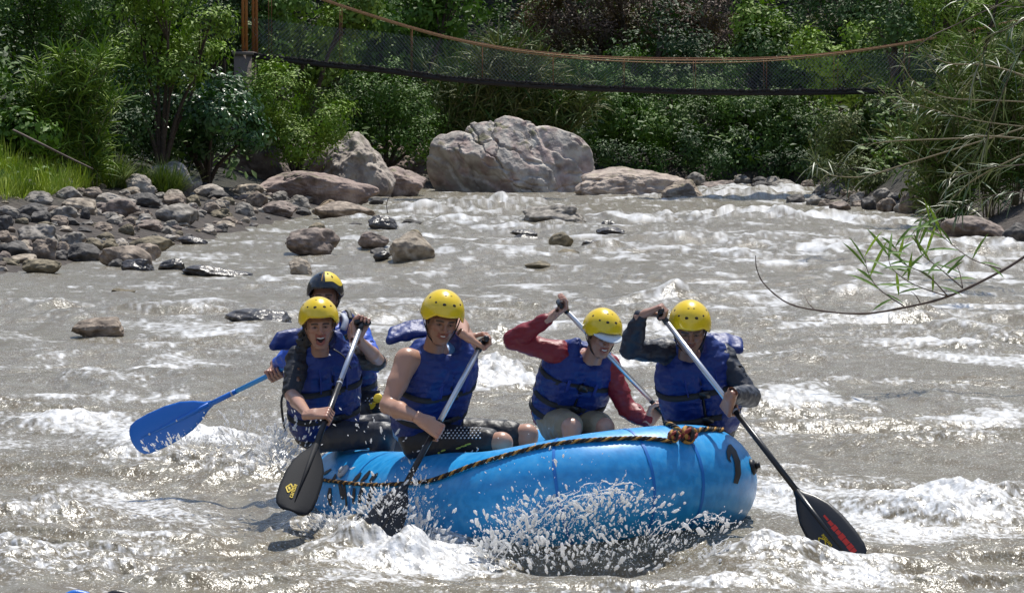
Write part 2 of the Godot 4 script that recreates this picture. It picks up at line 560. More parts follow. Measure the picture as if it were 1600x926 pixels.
func build_water() -> void:
	for q in [[1, 0.28, 2], [2, 0.85, 2], [3, 1.3, 2], [4, 3.6, 3], [5, 4.2, 2], [6, 0.35, 1], [7, 13.0, 2], [8, 0.5, 2], [9, 34.0, 2], [10, 8.0, 2]]:
		wn.append(noise(q[0], q[1], q[2]))
	for s in SWELLS:
		var g := G(s[0], s[1])
		swells.append([g.x, g.z, 1.0 / s[2], 1.0 / s[3], s[4], s[5]])
	for r in RIVER_STONES:     # white water breaking round each stone in the river
		var g := G((r[0] + r[2]) * 0.5, r[3])
		var wide: float = (r[2] - r[0]) / FOCAL * -g.z * 0.62
		swells.append([g.x + wide * 0.15, g.z + wide * 0.35, 1.0 / wide, 1.0 / (wide * 0.5), 0.02, 0.42])
	var us := []                # sideways, as share of the depth; fine within the picture, coarse beyond
	var u := -1.6
	while u <= 1.6:
		us.append(u)
		var a := absf(u)
		u += 0.00046 if a < 0.176 else (0.004 if a < 0.25 else 0.08)
	var ds := [1.0, 3.0, 6.0, 9.0, 11.0, 12.5, 13.5]
	var d := 14.2
	while d < 122.0:
		ds.append(d)
		d += d * d * 0.000072
	var w := us.size()
	var v := PackedVector3Array()
	var c := PackedColorArray()
	var idx := PackedInt32Array()
	v.resize(w * ds.size())
	c.resize(w * ds.size())
	var mud := Color(0.192, 0.170, 0.125)
	var grey := Color(0.285, 0.262, 0.218)
	var silt := Color(0.150, 0.124, 0.080)
	var white := Color(0.80, 0.795, 0.785)
	var k := 0
	for j in ds.size():
		var dd: float = ds[j]
		var y0 := 0.0 if dd < 117.0 else -0.3
		var row := swells.filter(func(s): return absf((-dd - s[1]) * s[3]) < 2.5)
		for i in w:
			var x: float = us[i] * dd
			if absf(us[i]) > 0.26:
				v[k] = Vector3(x, y0, -dd); c[k] = mud
			else:
				var q := water_at(x, -dd, row)
				v[k] = Vector3(x, y0 + q[0], -dd)
				var foam: float = q[1]
				c[k] = mud.lerp(silt, clampf(0.5 + wn[8].get_noise_2d(x * 0.12, dd * 0.1) * 1.4, 0.0, 1.0)).lerp(grey, clampf(foam * 3.0, 0.0, 1.0)).lerp(white, foam)
			k += 1
	for j in ds.size() - 1:
		for i in w - 1:
			var a := j * w + i
			idx.append_array([a, a + w, a + 1, a + 1, a + w, a + w + 1])
	var n := PackedVector3Array()
	n.resize(v.size())
	for j in ds.size():
		for i in w:
			var a := j * w + i
			var e := v[a + (1 if i < w - 1 else 0)] - v[a - (1 if i > 0 else 0)]
			var g := v[a + (w if j < ds.size() - 1 else 0)] - v[a - (w if j > 0 else 0)]
			n[a] = e.cross(g).normalized()
	var arr := []
	arr.resize(Mesh.ARRAY_MAX)
	arr[Mesh.ARRAY_VERTEX] = v
	arr[Mesh.ARRAY_NORMAL] = n
	arr[Mesh.ARRAY_COLOR] = c
	arr[Mesh.ARRAY_INDEX] = idx
	var mesh := ArrayMesh.new()
	mesh.add_surface_from_arrays(Mesh.PRIMITIVE_TRIANGLES, arr)
	print("water verts ", v.size())
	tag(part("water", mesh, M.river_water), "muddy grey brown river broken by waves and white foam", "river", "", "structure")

# ---------------------------------------------------------------- stones
var ico_cache := {}
var stone_shapes := []

func ico(level: int) -> Array:         # [vertices on the unit ball, indices]
	if ico_cache.has(level): return ico_cache[level]
	var v := []
	var f := PackedInt32Array()
	if level == 0:
		var t := (1.0 + sqrt(5.0)) / 2.0
		for p in [[-1, t, 0], [1, t, 0], [-1, -t, 0], [1, -t, 0], [0, -1, t], [0, 1, t], [0, -1, -t], [0, 1, -t], [t, 0, -1], [t, 0, 1], [-t, 0, -1], [-t, 0, 1]]:
			v.append(Vector3(p[0], p[1], p[2]).normalized())
		f = PackedInt32Array([0, 11, 5, 0, 5, 1, 0, 1, 7, 0, 7, 10, 0, 10, 11, 1, 5, 9, 5, 11, 4, 11, 10, 2, 10, 7, 6, 7, 1, 8, 3, 9, 4, 3, 4, 2, 3, 2, 6, 3, 6, 8, 3, 8, 9, 4, 9, 5, 2, 4, 11, 6, 2, 10, 8, 6, 7, 9, 8, 1])
	else:
		var b := ico(level - 1)
		v = b[0].duplicate()
		var mids := {}
		var src: PackedInt32Array = b[1]
		for i in range(0, src.size(), 3):
			var m := []
			for e in 3:
				var p := src[i + e]
				var q := src[i + (e + 1) % 3]
				var key := mini(p, q) * 1000000 + maxi(p, q)
				if not mids.has(key):
					mids[key] = v.size()
					v.append(((v[p] + v[q]) * 0.5).normalized())
				m.append(mids[key])
			f.append_array([src[i], m[0], m[2], src[i + 1], m[1], m[0], src[i + 2], m[2], m[1], m[0], m[1], m[2]])
	ico_cache[level] = [v, f]
	return ico_cache[level]

func shell_mesh(v: PackedVector3Array, f: PackedInt32Array, col := PackedColorArray()) -> ArrayMesh:
	var n := PackedVector3Array()
	n.resize(v.size())
	for i in range(0, f.size(), 3):
		var g := (v[f[i + 2]] - v[f[i]]).cross(v[f[i + 1]] - v[f[i]])
		n[f[i]] += g; n[f[i + 1]] += g; n[f[i + 2]] += g
	for i in n.size(): n[i] = n[i].normalized()
	var a := []
	a.resize(Mesh.ARRAY_MAX)
	a[Mesh.ARRAY_VERTEX] = v
	a[Mesh.ARRAY_NORMAL] = n
	if col.size(): a[Mesh.ARRAY_COLOR] = col
	a[Mesh.ARRAY_INDEX] = f
	var m := ArrayMesh.new()
	m.add_surface_from_arrays(Mesh.PRIMITIVE_TRIANGLES, a)
	return m

func stone(sd: int, level: int, planes: int, rough: float) -> ArrayMesh:
	# a water-worn stone: a ball worn flat by some planes, then roughened
	var b := ico(level)
	var r := RandomNumberGenerator.new()
	r.seed = sd
	var pl := []
	for i in planes:
		var z := r.randf_range(-0.9, 0.9)
		var a := r.randf_range(0, TAU)
		pl.append([Vector3(sqrt(1 - z * z) * cos(a), z, sqrt(1 - z * z) * sin(a)), r.randf_range(0.56, 0.9)])
	var n1 := noise(sd, 0.8, 3)
	var n2 := noise(sd + 1, 3.5, 4)
	var v := PackedVector3Array()
	for p in b[0]:
		var q := 1.0
		for e in pl:
			var c: float = p.dot(e[0])
			if c > 0.05:
				var t: float = e[1] / c
				var h := maxf(0.12 - absf(q - t), 0.0) / 0.12
				q = minf(q, t) - h * h * 0.03
		q *= 1.0 + n1.get_noise_3dv(p) * 0.22 * rough + n2.get_noise_3dv(p) * 0.055 * rough
		v.append(p * q)
	return shell_mesh(v, b[1])

const TONES := {"g": "grey", "b": "brown", "t": "tan", "d": "dark", "l": "pale", "p": "pinkish", "o": "olive"}
const STONES := {"g": "stone_grey", "b": "stone_brown", "t": "stone_tan", "d": "stone_dark", "l": "stone_pale", "p": "stone_pink", "o": "stone_olive", "w": "stone_wet"}

# each: box in the photograph (x0, y0, x1, y1), kind of stone, tilt in degrees, label
const BANK_STONES := [
	[223, 256, 302, 302, "g", -22, "long grey brown boulder leaning at the top of the cobble bank, below the grass tuft"],
	[191, 274, 238, 303, "l", -8, "pale angular stone just left of the long leaning boulder"],
	[282, 277, 314, 297, "g", 0, "grey stone against the lower end of the long leaning boulder"],
	[89, 293, 128, 315, "g", 0, "grey blocky stone with a flat top at the edge of the bright grass"],
	[131, 293, 162, 313, "b", 0, "brown rounded stone right of the flat topped grey one by the grass"],
	[34, 299, 81, 320, "g", 4, "wide grey stone lying below the bright grass at far left"],
	[150, 302, 208, 322, "l", -3, "long pale tan stone in the upper row of the cobble bank"],
	[191, 291, 220, 307, "t", 0, "small tan stone tucked under the pale angular one"],
	[222, 291, 246, 305, "l", 0, "small light grey stone in front of the long leaning boulder"],
	[202, 303, 256, 325, "d", -10, "dark brown flattened stone in the middle of the cobble bank"],
	[251, 302, 293, 326, "b", -12, "brown stone with a rounded back in the middle of the cobble bank"],
	[254, 296, 288, 313, "t", 0, "tan stone lying behind the rounded brown one on the bank"],
	[291, 304, 314, 324, "o", 0, "small olive tan stone with a square face on the cobble bank"],
	[304, 289, 352, 308, "l", 2, "pale pinkish flat stone in the upper cobble row"],
	[319, 298, 355, 315, "d", 0, "dark grey stone below the pale pinkish flat one"],
	[359, 289, 415, 307, "t", 2, "wide tan flat stone at the right of the upper cobble row"],
	[316, 311, 337, 323, "d", 0, "small dark stone between tan stones on the bank"],
	[317, 316, 345, 336, "b", -5, "brown grey stone close to the water, right part of the bank"],
	[335, 311, 361, 330, "t", -20, "small tan stone leaning to the right above the olive one"],
	[330, 325, 365, 343, "o", 0, "olive tan stone at the waterline of the cobble bank"],
	[363, 317, 397, 338, "g", -10, "grey stone with a steep face at the waterline of the cobble bank"],
	[385, 301, 418, 326, "b", 10, "brown stone behind the wide light stone at the water"],
	[406, 316, 467, 339, "p", -2, "wide light brown stone reaching into the water at the end of the bank"],
	[424, 298, 451, 315, "g", 0, "grey brown stone below the low brown outcrop"],
	[447, 306, 482, 328, "g", 0, "grey stone beside the end of the cobble bank"],
	[24, 319, 78, 342, "d", 4, "dark brown long stone near the left edge of the bank"],
	[45, 328, 80, 352, "d", -14, "bluish dark smooth stone under the dark brown long one"],
	[-6, 322, 28, 341, "g", 0, "grey stone cut by the left edge of the picture, upper one"],
	[24, 334, 47, 349, "d", 0, "small dark stone left of the bluish smooth one"],
	[78, 337, 111, 356, "b", -10, "brown stone right of the bluish smooth one"],
	[78, 324, 123, 347, "g", 0, "grey low stone behind the brown one in the left cobbles"],
	[97, 311, 160, 336, "t", -6, "broad tan grey stone with a sloping top"],
	[123, 325, 139, 345, "d", 0, "small dark upright stone in the cobbles"],
	[158, 314, 215, 341, "p", 0, "rough pinkish brown block in the cobble bank"],
	[157, 330, 175, 339, "l", 0, "small almost white stone in front of the rough block"],
	[238, 320, 313, 352, "g", -8, "largest low grey brown stone at the water's edge"],
	[208, 342, 256, 360, "p", -2, "pinkish tan flat stone on the waterline left of the largest low one"],
	[161, 337, 191, 352, "g", 0, "grey stone behind the waterline stones"],
	[189, 338, 214, 353, "b", 0, "small brown stone between the waterline stones"],
	[142, 346, 174, 359, "b", 0, "small brown stone on the waterline, left of middle"],
	[-10, 338, 23, 362, "d", -8, "dark stone cut by the left edge of the picture"],
	[30, 350, 98, 388, "g", -6, "big rounded grey brown boulder resting on others at the left"],
	[50, 372, 91, 409, "b", -16, "dark brown egg shaped stone standing below the big rounded boulder"],
	[-8, 377, 51, 401, "d", -6, "slate dark stone at the left edge near the water"],
	[-8, 359, 20, 380, "b", 0, "brown stone at the left edge above the slate dark one"],
	[14, 395, 60, 412, "t", 0, "flat tan grey stone in front of the slate dark one"],
	[-10, 392, 16, 407, "p", 0, "brownish stone in the left corner of the cobbles"],
	[98, 382, 156, 412, "d", -6, "bluish dark boulder half in the water at the left"],
	[95, 364, 137, 385, "g", 0, "grey stone behind the bluish dark boulder"],
	[85, 377, 108, 396, "b", 0, "small brown stone between the egg shaped and bluish stones"],
	[19, 280, 54, 299, "g", 0, "grey stone lying in the bright grass at the far left"],
	[113, 276, 134, 292, "d", 0, "round dark stone at the edge of the grass"],
	[73, 266, 120, 288, "t", 0, "mossy tan stone in the grass behind the round dark one"],
	[104, 259, 153, 279, "b", 4, "brown grey slab in the grass under the tuft"],
	[87, 278, 114, 293, "g", 0, "grey stone left of the round dark one in the grass"],
	[14, 240, 46, 258, "g", 0, "pale grey stone high in the grass at the far left"],
]
const RIVER_STONES := [
	[34, 408, 91, 430, "o", 8, "mossy tan stone alone in the water at the lower left"],
	[157, 368, 200, 385, "d", 0, "dark stone in the shallows by the cobble bank"],
	[183, 364, 208, 381, "d", 0, "dark grey stone behind another in the shallows"],
	[200, 371, 270, 395, "o", -2, "long olive brown log shaped stone in the shallows"],
	[207, 358, 279, 378, "t", 2, "tan stone behind the log shaped one in the shallows"],
	[155, 387, 242, 421, "b", -16, "long brown stone dipping to the right in the shallows"],
	[207, 384, 253, 409, "b", -14, "brown tan stone behind the long dipping stone"],
	[168, 407, 195, 423, "d", 0, "small dark stone in front of the long dipping stone"],
	[190, 405, 241, 428, "w", -4, "dark wet stone with a glistening pitted top in the shallows"],
	[249, 407, 291, 425, "w", 8, "small dark wet stone right of the pitted one"],
	[278, 372, 321, 385, "w", -6, "black wet stone nearly awash by the log shaped one"],
	[288, 418, 384, 434, "w", -4, "long flat black wet stone barely above the water"],
	[330, 347, 369, 361, "t", 0, "flat tan stone off the end of the cobble bank"],
	[358, 341, 399, 352, "w", 0, "dark wet stone awash off the end of the cobble bank"],
	[136, 367, 156, 380, "o", 0, "small orange brown stone in the shallows"],
	[172, 452, 208, 460, "o", 0, "orange brown stone just under the surface at the left"],
	[113, 499, 201, 527, "b", 4, "brown stone half drowned in the foam, left of the raft"],
	[352, 487, 470, 514, "w", -3, "broad black wet rock in the water behind the guide"],
	[822, 321, 920, 353, "g", -2, "large grey boulder in the middle of the rapids"],
	[448, 361, 537, 398, "p", -5, "pinkish brown boulder with a flat sloping top in the river"],
	[597, 366, 674, 410, "t", -12, "tan faceted boulder in the river above the man in the sleeveless vest"],
	[634, 361, 658, 378, "o", 0, "small brown stone behind the tan faceted boulder"],
	[578, 388, 606, 404, "d", 0, "dark stone at the left foot of the tan faceted boulder"],
	[583, 394, 610, 408, "w", 0, "wet flat stone at the foot of the tan faceted boulder"],
	[859, 365, 895, 389, "o", 0, "tan block shaped stone below the large mid river boulder"],
	[933, 357, 979, 370, "w", -3, "dark low stone right of the large mid river boulder"],
	[941, 346, 962, 358, "w", 0, "small black stone behind the dark low one in the rapids"],
	[801, 361, 843, 371, "w", -4, "flat dark stone awash left of the block shaped stone"],
	[803, 368, 845, 380, "w", 0, "wet brown stone awash below the flat dark one"],
	[910, 377, 944, 388, "w", -6, "dark flat stone right of the block shaped stone"],
	[867, 391, 906, 402, "o", -4, "low olive stone in front of the block shaped stone"],
	[819, 410, 867, 423, "o", -3, "flat olive tan stone lowest in the middle of the river"],
	[714, 384, 749, 392, "w", 0, "thin dark stone just breaking the surface in mid river"],
	[1005, 367, 1033, 374, "w", 0, "small dark stone right of the others in the rapids"],
	[446, 406, 487, 430, "t", -14, "tan stone sloping into the water above the guide's helmet"],
	[477, 350, 507, 363, "o", 0, "small orange tan stone above the pinkish boulder"],
	[541, 348, 565, 356, "d", 0, "small dark stone left of the branch end"],
	[569, 339, 619, 359, "w", -4, "dark wet stone at the lower end of the driftwood branch"],
	[629, 344, 657, 353, "d", 0, "small dark stone right of the driftwood branch"],
	[562, 364, 604, 386, "p", 0, "wet pinkish stone behind the dark one in the river"],
	[668, 390, 693, 399, "p", 0, "reddish stone awash right of the tan faceted boulder"],
	[471, 318, 577, 342, "b", -3, "flat brown slab at the water under the driftwood branch"],
	[574, 310, 597, 322, "d", 0, "small dark stone off the point of the low brown outcrop"],
	[1022, 271, 1050, 288, "g", 0, "grey stone behind the flat tan rock right of the giant boulder"],
	[1075, 272, 1101, 293, "g", 0, "round grey stone beyond the knobbly rock at the rapids"],
	[1100, 283, 1158, 298, "p", 0, "low stone at the head of the far white rapids"],
	[1176, 285, 1206, 297, "d", 0, "dark stone in the far white rapids"],
	[1206, 283, 1250, 301, "g", -3, "grey flat stone at the right end of the far rapids"],
	[1230, 304, 1262, 323, "d", 0, "dark stone at the point of the right bank"],
	[1256, 307, 1286, 324, "g", 0, "grey stone second from the point of the right bank"],
	[1281, 313, 1312, 326, "b", 0, "brown stone third from the point of the right bank"],
	[1270, 299, 1300, 314, "g", 0, "grey stone behind the point of the right bank"],
	[1299, 315, 1332, 331, "p", 0, "low pinkish stone at the waterline of the right bank"],
	[1290, 303, 1316, 317, "d", 0, "dark stone above the waterline of the right bank"],
]
const RIGHT_STONES := [
	[1329, 301, 1356, 325, "g", 0, "upright grey stone in the right bank's stone row"],
	[1346, 308, 1372, 328, "d", 0, "dark stone in the middle of the right bank's stone row"],
	[1366, 296, 1394, 316, "g", -10, "grey slab shaped stone leaning in the right bank's stone row"],
	[1372, 313, 1402, 332, "b", 0, "brown stone at the waterline below the leaning slab"],
	[1394, 302, 1412, 316, "d", 0, "small dark stone right of the leaning slab"],
	[1398, 318, 1424, 336, "g", 0, "grey stone at the waterline near the end of the right row"],
	[1408, 304, 1446, 338, "b", 0, "large brown stone ending the right bank's stone row"],
	[1474, 342, 1568, 376, "p", -8, "big reddish tan rock at the water under the cane"],
	[1564, 352, 1610, 384, "d", 0, "dark rock under the cane at the right edge"],
]

func put_stone(r: Array, at: Vector3, depth: float, group: String, called := "river_stone") -> void:
	var s := FOCAL / depth
	var w: float = (r[2] - r[0]) / s
	var h: float = (r[3] - r[1]) / s
	var o := MeshInstance3D.new()
	o.name = numbered(called)
	o.mesh = stone_shapes[rng.randi_range(0, stone_shapes.size() - 1)]
	o.material_override = M[STONES[r[4]]]
	add_child(o, true)
	var ry := h * 0.62
	o.position = Vector3(at.x, at.y + h - ry * 0.97, at.z)
	o.basis = Basis(Vector3.BACK, deg_to_rad(r[5])) * Basis(Vector3.UP, rnd(-0.5, 0.5)) * Basis.from_scale(Vector3(w * 0.56, ry * 1.06, w * 0.46))
	tag(o, r[6], "rock", group)

func build_rocks() -> void:
	for i in 12:
		stone_shapes.append(stone(100 + i * 7, 4, 5 + (i * 3) % 9, 0.75 + 0.09 * (i % 5)))
	for r in BANK_STONES:
		if r[6] == "": continue
		var p := on_land((r[0] + r[2]) * 0.5, r[3] - (r[3] - r[1]) * 0.12)
		put_stone(r, p - Vector3(0, 0.03, 0), -p.z, "stones of the left cobble bank", "bank_stone")
	for r in RIVER_STONES:
		var p := G((r[0] + r[2]) * 0.5, r[3] - 1.5)
		p.z -= (r[2] - r[0]) / FOCAL * -p.z * 0.2
		put_stone(r, p, -p.z, "stones standing in the river")
	for r in RIGHT_STONES:
		var p := on_land((r[0] + r[2]) * 0.5, r[3] - 2.0)
		put_stone(r, p, -p.z, "stones along the right bank", "bank_stone")
	# the small cobbles between them, which nothing tells apart
	var kinds := ["g", "b", "t", "d", "g", "p", "o", "l", "b"]
	for k in 240:
		var px := rnd(-20, 480)
		var top := 292.0 + maxf(0.0, (140.0 - px) * 0.10)
		var bottom := lerpf(428, 345, clampf(px / 450.0, 0, 1))
		var py := lerpf(top, bottom, rng.randf())
		var p := on_land(px, py)
		var kind: String = kinds[rng.randi_range(0, 8)]
		var w := rnd(11, 25) * (0.7 + (py - 290.0) / 160.0)
		if p.y > 0.01:
			put_stone([px - w / 2, py - w * rnd(0.35, 0.62), px + w / 2, py, kind, rnd(-15, 15), "small %s cobble %s in the %s part of the left bank" % [TONES[kind], "near the water" if py > (top + bottom) * 0.5 else "high on the stones", "far left" if px < 110 else ("left" if px < 210 else ("middle" if px < 320 else "right"))]], p - Vector3(0, 0.02, 0), -p.z, "small cobbles of the left bank", "cobble")
	for k in 40:
		var px := rnd(1240, 1470)
		var p := on_land(px, lerpf(312, 336, clampf((px - 1240) / 200.0, 0, 1)) - rnd(0, 22))
		var w := rnd(12, 24)
		put_stone([px - w / 2, 0, px + w / 2, w * 0.6, ["d", "g", "b", "d"][k % 4], rnd(-15, 15), "small %s stone piled at the %s of the shaded right bank" % [["dark", "grey", "brown", "blackish"][k % 4], "point" if px < 1310 else ("middle" if px < 1390 else "near end")]], p - Vector3(0, 0.05, 0), -p.z, "small stones of the right bank", "cobble")
	# far shaded bank: a dark line of stones at the foot of the bushes
	for k in 26:
		var px := rnd(940, 1300)
		var p := G(px, rnd(286, 290))
		var w := rnd(16, 34)
		put_stone([px - w / 2, 0, px + w / 2, w * 0.5, ["d", "g", "d"][k % 3], rnd(-8, 8), "%s stone at the foot of the shaded far bank, %s" % [["dark", "grey", "blackish"][k % 3], "beside the flat tan rock" if px < 1060 else ("left of the far rapids" if px < 1130 else ("behind the far rapids" if px < 1220 else "right of the far rapids"))]], p, -p.z, "stones of the far bank", "cobble")
	giant_boulder()
	carved_rock("bank_boulder", [514, 218, 606, 298], 95.0, 31, "tan grey pointed boulder on the left bank between bush and giant boulder", [[Vector3(-0.55, 0.62, 0.55), 0.66], [Vector3(0.75, 0.62, 0.2), 0.55], [Vector3(0.3, 0.25, 0.92), 0.68], [Vector3(-0.9, 0.1, 0.4), 0.72]], Color(0.95, 0.88, 0.78))
	carved_rock("bank_boulder", [585, 262, 652, 299], 96.0, 32, "low brown rock at the right foot of the pointed boulder", [[Vector3(0.5, 0.8, 0.3), 0.6], [Vector3(-0.5, 0.8, 0.3), 0.75], [Vector3(0, 0.2, 1), 0.7]], Color(0.75, 0.62, 0.55))
	carved_rock("bank_boulder", [418, 262, 562, 313], 84.0, 33, "low brown outcrop with hollowed ledges sloping into the river", [[Vector3(0.42, 0.9, 0.1), 0.5], [Vector3(-0.6, 0.75, 0.25), 0.62], [Vector3(0.1, 0.2, 1), 0.66], [Vector3(-0.2, -0.3, 0.95), 0.5]], Color(0.75, 0.6, 0.52))
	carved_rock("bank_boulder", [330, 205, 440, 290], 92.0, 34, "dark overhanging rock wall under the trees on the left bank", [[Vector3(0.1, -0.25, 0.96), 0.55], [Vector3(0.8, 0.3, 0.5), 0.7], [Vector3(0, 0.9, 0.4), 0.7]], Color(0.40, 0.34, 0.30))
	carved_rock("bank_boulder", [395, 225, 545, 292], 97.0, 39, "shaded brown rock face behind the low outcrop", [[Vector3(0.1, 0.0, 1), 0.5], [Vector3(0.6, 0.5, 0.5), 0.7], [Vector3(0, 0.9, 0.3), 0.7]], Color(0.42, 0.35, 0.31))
	carved_rock("bank_boulder", [590, 215, 680, 296], 112.0, 35, "brown earth bank rock behind the giant boulder's left shoulder", [[Vector3(0.1, 0.4, 0.9), 0.6], [Vector3(0, 0.9, 0.3), 0.6]], Color(0.6, 0.46, 0.40))
	carved_rock("bank_boulder", [920, 257, 1052, 307], 98.0, 36, "flat tan rock lying right of the giant boulder", [[Vector3(0.25, 0.95, 0.15), 0.5], [Vector3(-0.35, 0.9, 0.2), 0.58], [Vector3(0.15, 0.35, 0.92), 0.62], [Vector3(-0.85, 0.4, 0.4), 0.75]], Color(1.02, 0.88, 0.75))
	carved_rock("bank_boulder", [1042, 285, 1094, 317], 92.0, 37, "knobbly brown rock in the current right of the flat tan rock", [[Vector3(-0.3, 0.85, 0.4), 0.65], [Vector3(0.8, 0.5, 0.3), 0.65], [Vector3(0.2, 0.1, 1), 0.6]], Color(0.72, 0.62, 0.50))
	# a branch washed up on the stones
	var st := st_new()
	var b := [P(500, 324, 78.0), P(514, 315, 77.6), P(530, 322, 77.4), P(556, 330, 77.0), P(588, 338, 76.6)]
	tube(st, smooth_path(b, 5), [0.05, 0.055, 0.06, 0.06, 0.06, 0.06, 0.06, 0.06, 0.06, 0.06, 0.06, 0.055, 0.055, 0.055, 0.05, 0.05, 0.05, 0.045, 0.045, 0.04, 0.03], 7)
	tube(st, [P(514, 315, 77.6), P(505, 320, 77.2), P(496, 326, 77.0)], [0.035, 0.03, 0.015], 6)
	var br := part("driftwood_branch", done(st), M.driftwood)
	tag(br, "bleached driftwood branch lying across the flat brown slab", "branch")
	st = st_new()
	tube(st, smooth_path([P(606, 338, 77.0), P(604, 318, 77.0), P(609, 306, 77.0)], 4), [0.012, 0.012, 0.012, 0.01, 0.01, 0.01, 0.008, 0.008, 0.005], 5)
	tag(part("reed_stalk", done(st), M.twig), "single thin stalk standing up beside the driftwood branch", "stalk")
	st = st_new()
	tube(st, smooth_path([P(20, 203, 66.0), P(62, 224, 65.0), P(100, 243, 65.0), P(145, 264, 64.5)], 5), [0.024, 0.025, 0.026, 0.027, 0.027, 0.026, 0.026, 0.025, 0.025, 0.024, 0.023, 0.022, 0.02, 0.018, 0.015, 0.01], 6)
	tag(part("fallen_branch", done(st), M.twig), "fallen bare branch lying down the grassy slope at the left", "branch")

func carved_rock(called: String, r: Array, depth: float, sd: int, label: String, planes: Array, tint: Color) -> void:
	var s := FOCAL / depth
	var w: float = (r[2] - r[0]) / s
	var h: float = (r[3] - r[1]) / s
	var b := ico(5)
	var n1 := noise(sd, 0.9, 4)
	var n2 := noise(sd + 50, 2.6, 5)
	var n3 := noise(sd + 90, 1.4, 2)
	var v := PackedVector3Array()
	var c := PackedColorArray()
	for p in b[0]:
		var q := 1.0
		for e in planes:
			var k: float = p.dot(e[0].normalized())
			if k > 0.05:
				var t: float = e[1] / k
				var m := maxf(0.16 - absf(q - t), 0.0) / 0.16
				q = minf(q, t) - m * m * 0.04
		var ledge := sin(p.y * 14.0 + p.x * 5.0 + n1.get_noise_3dv(p * 1.5) * 5.0)
		q *= 1.0 + n1.get_noise_3dv(p) * 0.2 + n2.get_noise_3dv(p) * 0.07 + ledge * 0.018
		v.append(p * q * 1.25 * Vector3(w * 0.52, h * 0.62, minf(w, h * 1.6) * 0.5))
		var moss := smoothstep(0.1, 0.5, n3.get_noise_3dv(p * 1.5)) * smoothstep(0.2, 0.8, p.y) * 0.5
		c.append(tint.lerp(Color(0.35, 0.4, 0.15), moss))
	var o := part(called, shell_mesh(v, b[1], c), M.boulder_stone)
	var at := P((r[0] + r[2]) * 0.5, r[3], depth)
	o.position = at + Vector3(0, h * 0.36, 0)
	tag(o, label, "boulder", "large rocks of the far banks")

